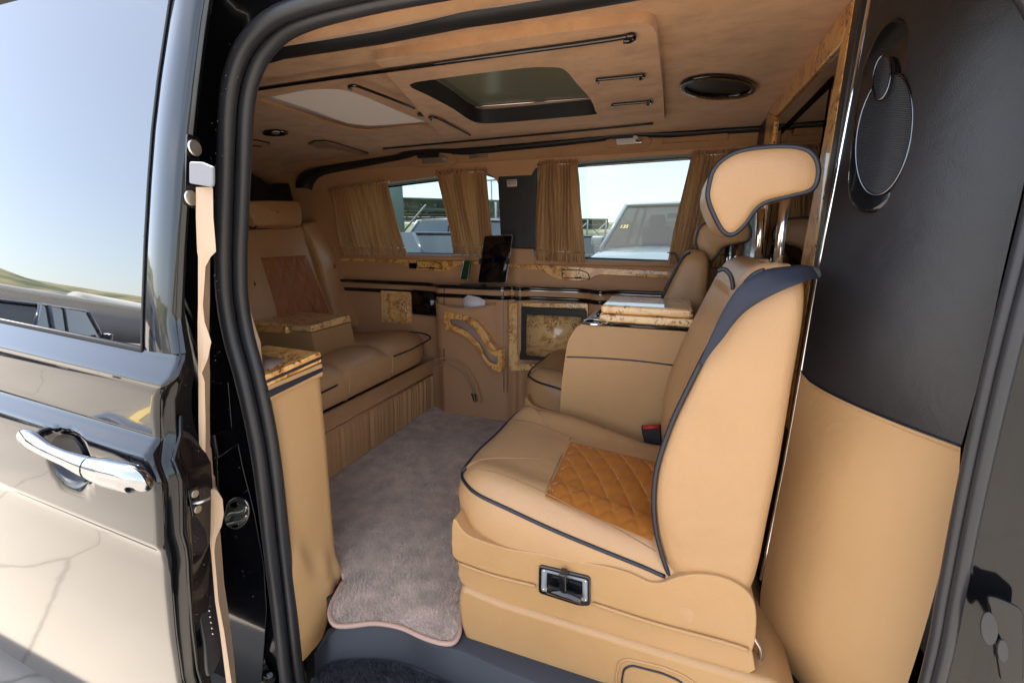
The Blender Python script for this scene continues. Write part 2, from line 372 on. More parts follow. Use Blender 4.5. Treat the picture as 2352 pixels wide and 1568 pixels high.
# sunlit ledges under the windows
for x0, x1, z in ((-1.98, -.97, .945), (-.70, .25, .935)):
    prism('window_ledge', rounded([V((x0, YF + .003, z - .004)), V((x1, YF + .003, z - .004)), V((x1, YF + .003, z - .03)), V((x0, YF + .003, z - .03))], .01), (0, -.022, 0), 'lining', van, bevel=.006)
def ylin(p): return V((p.x, 2.48 - (p.z + .3) / 1.9 * .06, p.z))
for xa, xb_, wl in ((-2.8, -.80, w1), (-.80, 1.3, w2)):
    holed('body_side', [V((xa, 2.4, -.3)), V((xb_, 2.4, -.3)), V((xb_, 2.4, 1.6)), V((xa, 2.4, 1.6))], [[V((p.x, 2.4, p.z)) for p in wl]], 'car_paint', van, fn=ylin)
# roof with the two roof lights
SR = [at(a, b, z=ZC) for a, b in ((939, 176), (1009, 161), (1100, 148), (1204, 135), (1262, 133), (1297, 139), (1325, 172), (1357, 211), (1368, 240), (1366, 248), (1286, 256), (1190, 265), (1113, 270), (1080, 262), (1040, 234), (985, 203))]
SR = [V((min(p.x, -.30), p.y, ZC)) if False else p for p in SR]
SK = [at(a, b, z=ZC) for a, b in ((596, 229), (640, 220), (700, 208), (740, 205), (780, 206), (815, 214), (870, 236), (930, 262), (985, 286), (930, 293), (850, 301), (810, 298), (760, 285), (700, 264), (640, 245))]
SR = crom(SR, 3, True); SK = crom(SK, 3, True)
holed('roof_skin', [V((-2.8, .62, 1.6)), V((1.3, .62, 1.6)), V((1.3, 2.42, 1.6)), V((-2.8, 2.42, 1.6))], [[V((p.x, p.y, 1.6)) for p in SR], [V((p.x, p.y, 1.6)) for p in SK]], 'car_paint', van)
box('rear_wall', (-2.72, 1.55, .6), (.05, 1.8, 2.0), 'black_plastic', van)
box('cab_light_block', (1.25, 1.5, .6), (.05, 1.9, 2.0), 'black_plastic', van)  # unseen blank wall added to stop light leaking in through the cab
box('side_panel', (-1.95, .83, .55), (1.55, .03, 2.05), 'black_plastic', van)
box('side_panel', (.90, .83, .55), (.84, .03, 2.05), 'black_plastic', van)  # cab side without windows, added to shut out light behind the partition

# headliner --------------------------------------------------------
hl = thing('headliner_group', 'x', 'x') if False else None
def hz(x, y):
    z = ZC
    if y < 1.02: z -= (1.02 - max(y, .86)) ** 2 * 1.6
    if y < .86: z += (.86 - y) * .45
    if x < -2.0: z -= (x + 2.0) ** 2 * .55
    if y > 2.12: z -= (y - 2.12) ** 2 * .6
    return z
def lift(p): return V((p.x, p.y, hz(p.x, p.y)))
# strips meet edge to edge: near strip, centre with two holes, far strip, rear
holed('headliner', [V((-2.0, 1.02, ZC)), V((.36, 1.02, ZC)), V((.36, 2.12, ZC)), V((-2.0, 2.12, ZC))], [SR, SK], 'suede', van)
xs = [-2.7 + .08 * i for i in range(39)]; xs = [x for x in xs if x < .38] + [.40]
grid('headliner_edge', [[lift(V((x, y, 0))) for x in xs] for y in (.755, .80, .83, .86, .90, .94, .98, 1.02)], 'suede', van)
grid('headliner_edge', [[lift(V((x, y, 0))) for x in xs] for y in (2.12, 2.16, 2.20, 2.24, 2.28, 2.32)], 'suede', van)
grid('headliner_rear', [[lift(V((x, y, 0))) for x in (-2.7, -2.6, -2.5, -2.4, -2.3, -2.2, -2.1, -2.0)] for y in (1.02, 1.3, 1.6, 1.9, 2.12)], 'suede', van)
# recessed wells of the roof lights
grid('sunroof_well', [[p + V((0, 0, d)) for p in SR] for d in (0, .02, .035)], 'black_plastic', van, closed=True)
mesh('sunroof_glass', [V((p.x, p.y, 1.536)) for p in SR], [tuple(range(len(SR)))], 'roof_glass', van, smooth=False)
blind = [at(a, b, z=1.53) for a, b in ((1090, 262), (1113, 270), (1286, 258), (1375, 250), (1375, 226), (1240, 236), (1080, 248))]
prism('roller_blind', blind, (0, 0, .003), 'inset', van, bevel=0)
grid('skylight_well', [[p + V((0, 0, d)) for p in SK] for d in (0, .012)], 'lining', van, closed=True)
mesh('mesh_blind', [V((p.x, p.y, 1.512)) for p in SK], [tuple(range(len(SK)))], 'mesh_shade', van, smooth=False)
rim = [at(a, b, z=1.508) for a, b in ((596, 229), (700, 256), (800, 286), (850, 291), (900, 288), (985, 281), (990, 290), (850, 304), (800, 298), (700, 266))]
prism('blind_hem', rim, (0, 0, .003), 'inset', van, bevel=.001)
# raised console panel round the sunroof (a 18 mm deep suede board), its end towards the partition
PZ = ZC - .022
SRi = [V((p.x, p.y, PZ)) for p in SR]
def zp(l, z=PZ): return [at(a, b, z=z) for a, b in l]
pan = [*zp([(1527, 276), (1523, 215), (1514, 130), (1508, 80), (1500, 62), (1484, 54), (1450, 55)]), *zp([(1300, 74), (1163, 92), (1000, 118), (860, 138)])]
pxl = pan[-1].x; far = at(1527, 276, z=PZ).y
pan += [V((-1.02, far, PZ))]
holed('sunroof_surround', pan, [[V((p.x, p.y, PZ)) for p in SR]], 'suede', van)
grid('surround_edge', [[p for p in pan], [V((p.x, p.y, ZC)) for p in pan]], 'suede', van, closed=True)
grid('surround_throat', [SRi, [V((p.x, p.y, ZC)) for p in SR]], 'black_plastic', van, closed=True)
# trim lines
def bar(name, pts, r, mat, hook=True, z=PZ - .006, **k):
    p = crom(tr(pts, z=z), 6); 
    return tube(name, p, r, mat, van, n=8, **k)
bar('trim_line', [(540, 214), (564, 209), (760, 180), (950, 154), (1163, 124), (1290, 107), (1400, 91), (1440, 84)], .0055, 'gloss_black')
tube('grab_hook', crom(tr([(1440, 84), (1452, 82), (1456, 87), (1447, 93), (1432, 94)], z=PZ - .006), 4), .0065, 'gloss_black', van)
tube('trim_line', crom(tr([(880, 342), (1000, 331), (1163, 316), (1350, 299), (1500, 284)], z=ZC - .006), 4), .0045, 'black_plastic', van)
for a in ([(1374, 190), (1372, 184), (1390, 182), (1460, 175), (1476, 173), (1478, 178), (1470, 182)], [(1409, 248), (1406, 242), (1420, 240), (1480, 235), (1493, 233), (1495, 238), (1487, 242)], [(806, 207), (801, 199), (815, 197), (840, 205), (900, 228), (952, 249)], [(990, 275), (986, 270), (1000, 270), (1030, 284), (1080, 311)]):
    tube('ceiling_strap', crom(tr(a, z=PZ - .008), 4), .0045, 'gloss_black', van)
prism('ceiling_button', zp([(962 + 12 * math.cos(t) + 8, 261 + 3.5 * math.sin(t)) for t in np.linspace(0, 6.28, 14)[:-1]], ZC - .002), (0, 0, -.006), 'gloss_black', van, bevel=.001)
# ceiling speaker
sp0 = pxell(1650, 195, 89, 27, 40, .02, z=ZC - .002); sp1 = pxell(1650, 195, 76, 20, 40, .02, z=ZC - .002)
o = ringp('ceiling_speaker', sp0, sp1, (0, 0, -.012), 'gloss_black', van, bevel=.004, seg=3)
prism('speaker_grille', sp1, (0, 0, -.003), 'black_plastic', o, bevel=.001)
# reading lamps at the rear
for cx, cy, rx, ry in ((633, 303, 30, 5.5),):
    o = prism('reading_lamp', pxell(cx, cy, rx, ry, 20, z=ZC - .002), (0, 0, -.01), 'dark_chrome', van, bevel=.003)
    prism('lamp_lens', pxell(cx, cy + 1, rx * .35, ry * .6, 14, z=ZC - .012), (0, 0, -.004), 'lamp_lens', o, bevel=.001)
o = prism('lamp_console', tr([(708, 330), (722, 324), (745, 323), (770, 328), (846, 352), (838, 354), (760, 338), (730, 338)], z=ZC - .002), (0, 0, -.008), 'inset', van, bevel=.003)
tube('seam', tr([(708, 330), (722, 324), (745, 323), (770, 328), (846, 352)], z=ZC - .010), .003, 'black_plastic', van)
for q in (([(556, 321), (590, 322), (618, 328), (617, 333)]), ([(556, 330), (600, 337)]), ([(556, 277), (580, 278)])):
    tube('seam', tr(q, z=ZC - .004), .003, 'black_plastic', van)

# near roof rail (black band above the sliding door) 
yr = .93
up = [(520, 150), (595, 139), (651, 114), (760, 97), (879, 78), (970, 58), (1074, 34), (1150, 24), (1286, 2), (1500, -38), (1800, -95)]
lo = [(520, 160), (597, 142), (651, 134), (760, 117), (879, 99), (970, 82), (1074, 63), (1150, 52), (1286, 31), (1500, -5), (1800, -60)]
def on_roof(a, b, dz=0):
    z = 1.47
    for _ in range(12): q = at(a, b, z=z); z = .5 * z + .5 * (hz(q.x, max(q.y, .80)) + dz)
    return at(a, b, z=z)
def rail_pts(pp, dz): return [on_roof(a, b, -.006 + dz) for a, b in pp]
U = rail_pts(up, 0); Lw = rail_pts(lo, 0)
grid('roof_rail', [[p + V((0, 0, .03)) for p in U], U, [(p + q) / 2 + V((0, 0, -.012)) for p, q in zip(U, Lw)], Lw, [p + V((0, 0, .03)) for p in Lw]], 'black_plastic', van)
# far roof rail: black band with humps over the lamps
FR = [(676, 432, 700, 432), (678, 412, 704, 420), (690, 396, 715, 406), (715, 386, 735, 396), (760, 378, 775, 388), (860, 362, 862, 374), (905, 355, 905, 367), (925, 346, 928, 362), (950, 339, 955, 354), (985, 337, 990, 350), (1030, 341, 1030, 352), (1075, 339, 1075, 353), (1160, 332, 1160, 345), (1290, 319, 1290, 332), (1375, 310, 1378, 322), (1400, 304, 1405, 318), (1440, 301, 1445, 313), (1500, 302, 1500, 313), (1560, 300, 1560, 312), (1650, 294, 1650, 306), (1760, 287, 1760, 299)]
A = [at(a, b, y=2.20) for a, b, c, d in FR]; B = [at(c, d, y=2.20) for a, b, c, d in FR]
A = crom(A, 3); B = crom(B, 3)
grid('roof_rail', [[p + V((0, .08, .02)) for p in A], [p + V((0, .01, .0)) for p in A], [(p + q) / 2 + V((0, -.006, 0)) for p, q in zip(A, B)], [p + V((0, .01, 0)) for p in B], [p + V((0, .08, -.01)) for p in B]], 'black_plastic', van)
# lining above the windows
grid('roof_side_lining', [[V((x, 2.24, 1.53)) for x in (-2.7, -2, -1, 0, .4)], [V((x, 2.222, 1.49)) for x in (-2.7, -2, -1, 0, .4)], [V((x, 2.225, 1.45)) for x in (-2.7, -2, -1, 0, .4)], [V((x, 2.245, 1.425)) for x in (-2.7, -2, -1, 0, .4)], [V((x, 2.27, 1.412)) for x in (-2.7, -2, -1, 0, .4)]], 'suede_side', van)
for cx, cy in ((990, 366), (1437, 322)):
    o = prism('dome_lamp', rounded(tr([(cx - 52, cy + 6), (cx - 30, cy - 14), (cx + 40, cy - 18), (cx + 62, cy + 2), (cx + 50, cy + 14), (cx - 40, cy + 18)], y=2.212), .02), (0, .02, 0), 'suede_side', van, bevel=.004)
    prism('lens', rounded(tr([(cx - 24, cy - 9), (cx + 26, cy - 11), (cx + 38, cy + 6), (cx - 20, cy + 11)], y=2.206), .004), (0, .008, 0), 'satin_metal', o, bevel=.002)
    prism('switch', rounded(tr([(cx - 36, cy - 12), (cx + 18, cy - 15), (cx + 17, cy - 5), (cx - 30, cy - 2)], y=2.202), .004), (0, .008, 0), 'black_plastic', o, bevel=.002)
    prism('bulb_cover', pxell(cx + 30, cy, 8, 6, 12, y=2.203), (0, .006, 0), 'chrome', o, bevel=.001)
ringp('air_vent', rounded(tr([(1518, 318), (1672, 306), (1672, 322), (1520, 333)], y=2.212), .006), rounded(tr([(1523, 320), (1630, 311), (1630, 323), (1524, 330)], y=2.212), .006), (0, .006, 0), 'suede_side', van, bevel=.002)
for i in range(4):
    prism('vent_slat', tr([(1078, 352 + 3.6 * i), (1120, 348 + 3.6 * i), (1120, 350 + 3.6 * i), (1078, 354 + 3.6 * i)], y=2.216), (0, .006, 0), 'inset', van, bevel=0)

# pillar between the windows
o = prism('window_pillar', rounded(tr([(1141, 384), (1160, 379), (1225, 376), (1233, 384), (1238, 572), (1150, 570)], y=2.255), .012), (0, .06, 0), 'black_leather', van, bevel=.012, seg=3)
l = prism('warning_label', tr([(1164, 413), (1187, 412), (1187, 428), (1165, 429)], y=2.2535), (0, .002, 0), 'white_plastic', o, bevel=0)
for i in range(4):
    yy = 415.2 + i * 3.2; prism('printed_line', tr([(1166.5, yy), (1185, yy - .4), (1185, yy + 1.0), (1166.5, yy + 1.4)], y=2.2530), (0, .0004, 0), 'red_plastic' if i > 1 else 'grey_plastic', l, bevel=0)

# belt burl strips under the windows (y = YF)
yb = YF - .012
def strip(name, up_, lo_, y, mat, th=.014, parent=None, bevel=.004):
    pts = crom(tr(up_, y=y), 4) + list(reversed(crom(tr(lo_, y=y), 4)))
    return prism(name, pts, (0, th, 0), mat, parent or van, bevel=bevel)
strip('burl_trim', [(782, 588), (860, 590), (960, 596), (1055, 600), (1096, 601)], [(782, 599), (860, 601), (915, 604), (935, 612), (950, 619), (1000, 623), (1030, 621), (1045, 612), (1060, 608), (1096, 609)], yb, 'burl')
strip('burl_trim', [(1110, 603), (1185, 606), (1196, 608)], [(1110, 612), (1185, 614), (1196, 615)], yb, 'burl')
strip('burl_trim', [(1202, 607), (1260, 609), (1330, 613), (1420, 617), (1500, 621), (1592, 627)], [(1202, 617), (1240, 621), (1262, 632), (1285, 642), (1325, 645), (1350, 643), (1372, 633), (1400, 632), (1500, 638), (1592, 642)], yb, 'burl')
for q in ([(956, 599), (1000, 601), (1012, 606), (1016, 617), (960, 615)], [(1291, 619), (1335, 621), (1350, 627), (1355, 640), (1291, 638)]):
    ys = yb - .004; pts = rounded(tr(q, y=ys), .008)
    o = prism('ashtray_drawer', pts, (0, .01, 0), 'burl', van, bevel=.003); tube('groove', [p + V((0, -.0005, 0)) for p in pts], .0022, 'black_plastic', o, closed=True, n=6)
    c = sum(pts, V()) / len(pts); box('pull', c + V((.01, -.004, -.018)), (.035, .006, .006), 'black_plastic', o, bevel=.002)
prism('power_switch', rounded(tr([(939, 604), (957, 604), (957, 617), (939, 616)], y=yb - .004), .004), (0, .01, 0), 'screen', van, bevel=.002)

# =================================================================== SIDE CONSOLE along the far wall
sc = thing('side_console', 'long tan leather side console under the far windows with burl panels and chrome edged top', 'console', (-1, 2.25, 0))
ZT = .775
edge_px = [(796, 634), (860, 640), (935, 647), (1000, 654), (1020, 659), (1026, 658), (1090, 655), (1158, 655), (1170, 663), (1200, 668), (1225, 662), (1250, 663), (1345, 668), (1392, 675), (1430, 672), (1480, 673), (1560, 678), (1640, 683)]
ed = [V((x, y, ZT)) for x, y in ((-2.2, 2.26), (-1.75, 2.26), (-1.42, 2.255), (-1.30, 2.235), (-1.24, 2.195), (-1.20, 2.19), (-1.0, 2.195), (-.89, 2.195), (-.84, 2.20), (-.80, 2.235), (-.755, 2.205), (-.69, 2.245), (-.50, 2.255), (-.41, 2.25), (-.33, 2.20), (-.25, 2.25), (-.05, 2.25), (.22, 2.25))]
FRONT = crom(ed, 4)
def front_y(x):
    for a, b in zip(FRONT, FRONT[1:]):
        if a.x <= x <= b.x: return a.y + (b.y - a.y) * (x - a.x) / max(1e-6, b.x - a.x)
    return FRONT[0].y if x < FRONT[0].x else FRONT[-1].y
grid('counter_top', [[p + V((0, 0, .012)) for p in FRONT], [V((p.x, 2.288, ZT + .012)) for p in FRONT]], 'burl', sc, smooth=False)
def edge_band(name, z0, z1, off, mat):
    f = [p + V((0, -off, z0 - ZT)) for p in FRONT]; g_ = [p + V((0, -off, z1 - ZT)) for p in FRONT]
    return grid(name, [[p + V((0, off + .004, 0)) for p in g_], g_, [(a + b) / 2 + V((0, -.003, 0)) for a, b in zip(f, g_)], f, [p + V((0, off + .004, 0)) for p in f]], mat, sc)
edge_band('counter_edge', ZT - .002, ZT + .014, .008, 'gloss_black')
edge_band('chrome_edge', ZT - .008, ZT - .003, .010, 'chrome')
edge_band('trim_band', ZT - .052, ZT - .036, .006, 'gloss_black')
edge_band('chrome_edge', ZT - .057, ZT - .053, .008, 'dark_chrome')
zz = [ZT, .70, .60, .45, .30, .12, 0]
grid('front_panel', [[V((p.x, p.y + (.0 if z > .3 else .02), z)) for p in FRONT] for z in zz], 'lining', sc)
def on_front(pts, off=.012):
    r = []
    for a, b in pts:
        y = 2.2
        for _ in range(5): y = front_y(at(a, b, y=y).x) - off
        r.append(at(a, b, y=y))
    ym = sum(p.y for p in r) / len(r)
    return [at(a, b, y=ym) for a, b in pts]
def fp(name, px, mat, th=.016, off=.012, bevel=.003, rnd=0, parent=None):
    p = on_front(px, off); p = rounded(p, rnd) if rnd else p
    return prism(name, p, (0, th, 0), mat, parent or sc, bevel=bevel)
def fr_ring(name, po, pi, mat, th=.016, off=.014, rnd=.006, parent=None, bevel=.003):
    p = on_front(po, off); ym = p[0].y; q = [at(a, b, y=ym) for a, b in pi]
    return ringp(name, rounded(p, rnd), rounded(q, rnd), (0, th, 0), mat, parent or sc, bevel=bevel)
o = fp('burl_door', [(874, 667), (943, 671), (944, 743), (876, 740)], 'burl_pale', rnd=.004)
fr_ring('door_frame', [(893, 676), (935, 678), (936, 739), (894, 737)], [(900, 682), (929, 684), (930, 734), (901, 732)], 'burl', off=.018, parent=o, th=.008)
tube('door_handle', crom([at(a, b, y=front_y(-1.5) - .03) for a, b in ((936, 697), (932, 703), (932, 714), (936, 720))], 4), .003, 'chrome', o)
o = fp('monitor', [(945, 665), (1009, 671), (1009, 728), (946, 721)], 'gloss_black', rnd=.01, th=.02, off=.016)
fp('screen', [(949, 669), (1005, 675), (1005, 724), (950, 718)], 'screen', off=.018, th=.003, parent=o, bevel=.0)
# pocket
pk = []
for k, (z, d) in enumerate(((.695, .055), (.68, .062), (.62, .050), (.55, .022), (.47, .006), (.42, .002))):
    row = []
    for i in range(13):
        t = i / 12; x = -1.262 + t * (.375); sag = -.028 * math.sin(math.pi * t) if k < 2 else 0
        row.append(V((x, front_y(x) - .004 - d * math.sin(math.pi * t) ** .5, z + sag)))
    pk.append(row)
pb = [[V((p.x, p.y + .006, p.z)) for p in pk[0]]]
pb.append([V((p.x, p.y + .01, p.z - .1)) for p in pk[0]])
grid('pocket', pb[::-1] + pk, 'lining', sc)
tube('pocket_piping', [p + V((0, 0, .002)) for p in pk[0]], .004, 'lining', sc)
pp = thing('paper', 'folded white paper sticking out of the leather pocket under the tablet', 'paper', (-1.07, 2.2, .68))
prism('sheet', tr([(1063, 686), (1075, 677), (1100, 683), (1115, 690), (1110, 720), (1065, 715)], y=front_y(-1.07) - .03), (0, .002, 0), 'paper', pp, bevel=0)
# curved burl inlay
so_ = [(1022, 716), (1060, 722), (1090, 736), (1112, 760), (1128, 790), (1140, 803), (1152, 806), (1152, 852), (1135, 850), (1118, 836), (1095, 800), (1070, 775), (1040, 760), (1022, 756)]
si_ = [(1034, 733), (1060, 736), (1082, 748), (1100, 770), (1115, 796), (1128, 815), (1141, 822), (1141, 836), (1128, 834), (1115, 822), (1100, 790), (1075, 764), (1050, 752), (1036, 746)]
po = on_front(so_, .062); ym = po[0].y; pi_ = [at(a, b, y=ym + .0) for a, b in si_]
ringp('burl_inlay', crom(po, 3, True), crom(pi_, 3, True), (0, .055, 0), 'burl', sc, bevel=.004)
prism('inlay_panel', crom([p + V((0, .008, 0)) for p in pi_], 3, True), (0, .045, 0), 'inset', sc, bevel=.0)
# big burl frame with the folding table housing
fr_ring('burl_frame', [(1169, 695), (1350, 697), (1352, 845), (1169, 852)], [(1192, 705), (1345, 708), (1345, 838), (1190, 836)], 'burl_pale', off=.014, th=.02)
o = fr_ring('black_surround', [(1193, 703), (1348, 714), (1346, 832), (1193, 826)], [(1208, 722), (1335, 728), (1335, 824), (1206, 818)], 'black_plastic', off=.016, th=.012)
for a, b in ((1203, 710), (1333, 720), (1200, 820)):
    prism('screw', pxell(a, b, 2.2, 2.2, 8, y=front_y(-.7) - .03), (0, .006, 0), 'chrome', o, bevel=0)
fp('burl_panel', [(1205, 720), (1336, 726), (1336, 826), (1205, 820)], 'burl_pale', off=.010, th=.008, bevel=0)
fp('cut_out', [(1242, 757), (1290, 760), (1288, 776), (1278, 784), (1250, 778)], 'black_plastic', off=.0115, th=.003, bevel=0)
# wheel arch below
wa = crom(tr([(1000, 826), (1020, 822), (1050, 830), (1075, 850), (1095, 890), (1105, 925)], y=front_y(-1.2) - .012), 5)
tube('arch_seam', wa, .004, 'lining', sc)
tube('arch_seam', crom(tr([(1000, 842), (1022, 838), (1050, 846), (1070, 864), (1085, 895), (1092, 925)], y=front_y(-1.2) - .012), 5), .003, 'inset', sc)
fp('socket', [(1081, 903), (1092, 905), (1094, 922), (1088, 922)], 'black_plastic', off=.014, th=.006, bevel=.001)
for a in ([(1003, 797), (1012, 798), (1012, 830)], [(1020, 660), (1020, 830)], [(1156, 665), (1157, 900)], [(1167, 690), (1165, 900)]):
    tube('seam', on_front(a, .001), .0022, 'black_plastic' if a[0][0] == 1020 else 'inset', sc, n=6)

# things on the console
zc = ZT + .0125
tb = thing('tablet', 'black tablet standing upright on the side console in front of the window pillar', 'tablet', (-1.0, 2.16, zc))
tp = [at(1113, 541, y=2.20), at(1178, 539, y=2.20), at(1162, 650, y=2.14), at(1098, 642, y=2.14)]
nrm = (tp[1] - tp[0]).cross(tp[3] - tp[0]).normalized()
if nrm.y > 0: nrm = -nrm
tp[3] = tp[0] + (tp[2] - tp[1])
rp = rounded(tp, .012)
prism('housing', rp, -nrm * .007, 'tablet_edge', tb, bevel=.001)
cen = sum(rp, V()) / len(rp)
prism('glass_front', [cen + (p - cen) * .975 + nrm * .001 for p in rp], -nrm * .002, 'screen', tb, bevel=0)
box('clamp', at(1166, 600, y=2.16), (.012, .03, .03), 'black_plastic', tb, bevel=.002); box('clamp', at(1105, 600, y=2.16), (.012, .03, .03), 'black_plastic', tb, bevel=.002)
box('stand_foot', V((-1.01, 2.17, zc + .006)), (.12, .07, .012), 'black_plastic', tb, bevel=.003)
ph = thing('phone', 'dark green phone leaning upright on the side console left of the tablet', 'phone', (-1.15, 2.16, zc))
q = [at(1066, 598, y=2.18), at(1080, 598, y=2.18), at(1074, 642, y=2.15), at(1057, 641, y=2.15)]
prism('body', rounded(q, .006), (.008, .006, 0), 'phone_green', ph, bevel=.001); tube('rim', rounded(q, .006), .0015, 'tablet_edge', ph, closed=True, n=6)
ch = thing('charging_pad', 'round black charging pad with chrome rim on the side console', 'charger', (-1.3, 2.2, zc))
cpos = at(1012, 639, z=zc)
prism('pad', ell(cpos, (.04, 0, 0), (0, .03, 0), 24), (0, 0, .006), 'gloss_black', ch, bevel=.001); tube('rim', ell(cpos + V((0, 0, .005)), (.042, 0, 0), (0, .032, 0), 24), .003, 'chrome', ch, closed=True, n=6)

# =================================================================== CURTAINS
def curtain(tl, t2, br, b2, y, n, label, seed):
    c = thing('curtain', label, 'curtain', (at(*tl, y=y).x, y, 1.38), 'gathered curtains at the far windows')
    rr = random.Random(seed); a0, a1 = at(*tl, y=y), at(*t2, y=y); b0, b1 = at(*b2, y=y), at(*br, y=y)
    ph = [rr.uniform(0, 6) for _ in range(4)]; rows = []; NC = n * 14; NR = 26
    for i in range(NR + 1):
        v = i / NR; row = []
        for j in range(NC + 1):
            u = j / NC; uu = u + .012 * math.sin(5 * v + ph[0] + u * 9) + .01 * math.sin(u * 23 + ph[1]) * v
            p = a0.lerp(a1, uu).lerp(b0.lerp(b1, uu), v)
            amp = .019 * (.6 + .4 * math.sin(u * 17 + ph[2])) + .003
            pinch = 1 - .75 * math.exp(-((v - .03) / .035) ** 2) - .7 * math.exp(-((v - .90) / .03) ** 2)
            sn = math.sin(u * n * 1.05 * math.pi + 1.1 * math.sin(v * 3 + u * 12 + ph[3]) + 1.3 * math.sin(u * 7 + ph[1])); w_ = (1 - 2 * abs(sn) ** .7) * amp * pinch
            w_ += .0025 * math.sin(u * n * 5.1 * math.pi + v * 4)
            if v > .93 or v < .012: w_ += .006 * math.sin(u * n * 4 * math.pi)
            zz_ = .007 * math.sin(u * n * 3 * math.pi + ph[0]) * (1 if v < .01 or v > .99 else 0)
            row.append(p + V((0, w_, zz_)))
        rows.append(row)
    grid('fabric', rows, 'curtain', c)
    for v in (.03, .90):
        d = a0.lerp(b0, v); e = a1.lerp(b1, v)
        tube('rod', [d + V((-.01, 0, 0)), e + V((.01, 0, 0))], .003, 'satin_metal', c, n=6)
    return c
curtain((756, 434), (890, 412), (934, 586), (790, 584), 2.235, 13, 'long brown curtain at the rear end of the far left window beside the sofa', 1)
curtain((1002, 393), (1116, 388), (1136, 588), (1046, 584), 2.235, 11, 'brown curtain in the far window just left of the black pillar', 2)
curtain((1238, 372), (1328, 368), (1342, 603), (1230, 596), 2.235, 10, 'brown curtain in the far window just right of the black pillar', 3)
curtain((1588, 350), (1718, 343), (1668, 612), (1532, 604), 2.235, 13, 'brown curtain behind the chair headrest at the front end of the far window', 4)

# =================================================================== PARTITION to the cab
pt = thing('partition', 'burl framed partition with dark glass between cabin and driver cab', 'partition', (XP, 1.6, 0))
def xp(l, x=XP): return [at(a, b, x=x) for a, b in l]
beam_o = xp([(1763, 262), (1957, 7)]); 
def clampy(p): return V((p.x, min(p.y, 2.32), p.z))
near_t, near_b = xp([(1959, 10), (1868, 602)]), None
# work in true (y, z) of the partition plane
y0, y1, zt, zb = 1.17, 2.03, 1.495, .60
def pf(name, pts, mat, th=.03, bevel=.004, off=0, parent=None): return prism(name, [V((XP - off, y, z)) for y, z in pts], (th, 0, 0), mat, parent or pt, bevel=bevel)
fw = .07
pf('burl_post', [(1.14, 1.5), (1.187, 1.431), (1.245, .99), (1.26, .6), (1.14, .6)], 'burl')
pf('burl_post', [(2.03, 1.5), (1.86, 1.446), (1.85, .6), (2.03, .6)], 'burl')
pf('burl_beam', [(1.141, 1.501), (2.029, 1.501), (1.859, 1.447), (1.187, 1.432)], 'burl')
pf('burl_beam', [(1.261, .66), (1.849, .66), (1.849, .6), (1.261, .6)], 'burl')
a, b, c_, d_ = 1.20, 1.855, .655, 1.44; y0 = 1.14; zb = .6
def rect(a, b, c, d): return [V((XP + .008, a, c)), V((XP + .008, b, c)), V((XP + .008, b, d)), V((XP + .008, a, d))]
ringp('glass_surround', rect(a + .001, b - .001, c_ + .001, d_ - .001), rect(a + .06, b - .12, c_ + .05, d_ - .075), (.02, 0, 0), 'gloss_black', pt)
mesh('glass_pane', rect(a + .04, b - .1, c_ + .04, d_ - .05), [(0, 1, 2, 3)], 'partition_glass', pt, smooth=False)
pf('partition_wall', [(y0, zb - .001), (2.42, zb - .001), (2.42, -.02), (y0, -.02)], 'black_leather', off=-.004)
pf('partition_wall', [(y1 + .001, zb), (2.32, zb), (2.25, zt), (y1 + .001, zt)], 'black_leather', off=-.004)
pf('partition_edge', [(1.102, 1.50), (y0 - .001, 1.50), (y0 - .001, -.02), (1.10, -.02)], 'black_leather')
tube('chrome_strip', crom([at(a, b, y=1.095) for a, b in ((2006, -30), (1998, 0), (1940, 310), (1880, 622), (1840, 850), (1800, 1075), (1748, 1330))], 3), .0045, 'chrome', pt)

# lining panel at the front end of the door opening: black leather above, tan leather below
lp = [(2006, -40, 2440, -40), (1990, 60, 2425, 60), (1960, 215, 2400, 215), (1925, 400, 2352, 420), (1880, 622, 2300, 640), (1855, 770, 2262, 820), (1842, 850, 2210, 1024)]
def lrow(a, b, c, d, n=18, yl=1.09, yrr=.845):
    p, q = at(a, b, y=yl), at(c, d, y=yrr); row = []
    for i in range(n + 1):
        t = i / n; m_ = p.lerp(q, t); bulge = math.sin(math.pi * t) ** 1.0
        row.append(m_ + V((-.018, -.028, 0)) * bulge + V((0, 0, -.012)) * (1 - math.cos(math.pi * t)) * 0)
    return row
rows = [lrow(*r) for r in lp]
def finer(rows, k=3):
    return [list(r) for r in zip(*[crom([rw[j] for rw in rows], k) for j in range(len(rows[0]))])]
# straight top edge of the tan part follows a curve
def seam(t): return (1842 + t * 366, 852 + 90 * t ** .55 + 82 * t)
ap = thing('pillar_lining', 'lining panel of black leather over tan leather at the front edge of the door opening', 'panel', (.35, .95, .7))
up_rows = [lrow(*r) for r in lp[:-1]]
N = 18
last = []
for i in range(N + 1):
    t = i / N; a, b = seam(t); yy = 1.09 + (.845 - 1.09) * t - .028 * math.sin(math.pi * t); last.append(at(a, b, y=yy))
up_rows.append(last)
grid('black_panel', finer(up_rows, 4), 'black_leather', ap)
low = [[p + V((-.0015, -.0015, 0)) for p in last]]
for (a, b, c, d) in [(1805, 1050, 2196, 1150), (1772, 1220, 2165, 1290), (1745, 1400, 2125, 1440), (1785, 1500, 2085, 1568), (1850, 1600, 2060, 1640)]:
    p, q = at(a, b, y=1.09), at(c, d, y=.845); row = []
    for i in range(N + 1):
        t = i / N; row.append(p.lerp(q, t) + V((-.018, -.028, 0)) * math.sin(math.pi * t))
    low.append(row)
grid('tan_panel', finer(low, 4), 'plain_tan', ap)
tube('seam', [p + V((-.002, -.002, 0)) for p in last], .0016, 'piping', ap, n=6)
st = []
sp_ = crom([p + V((-.003, -.003, -.008)) for p in last], 5)
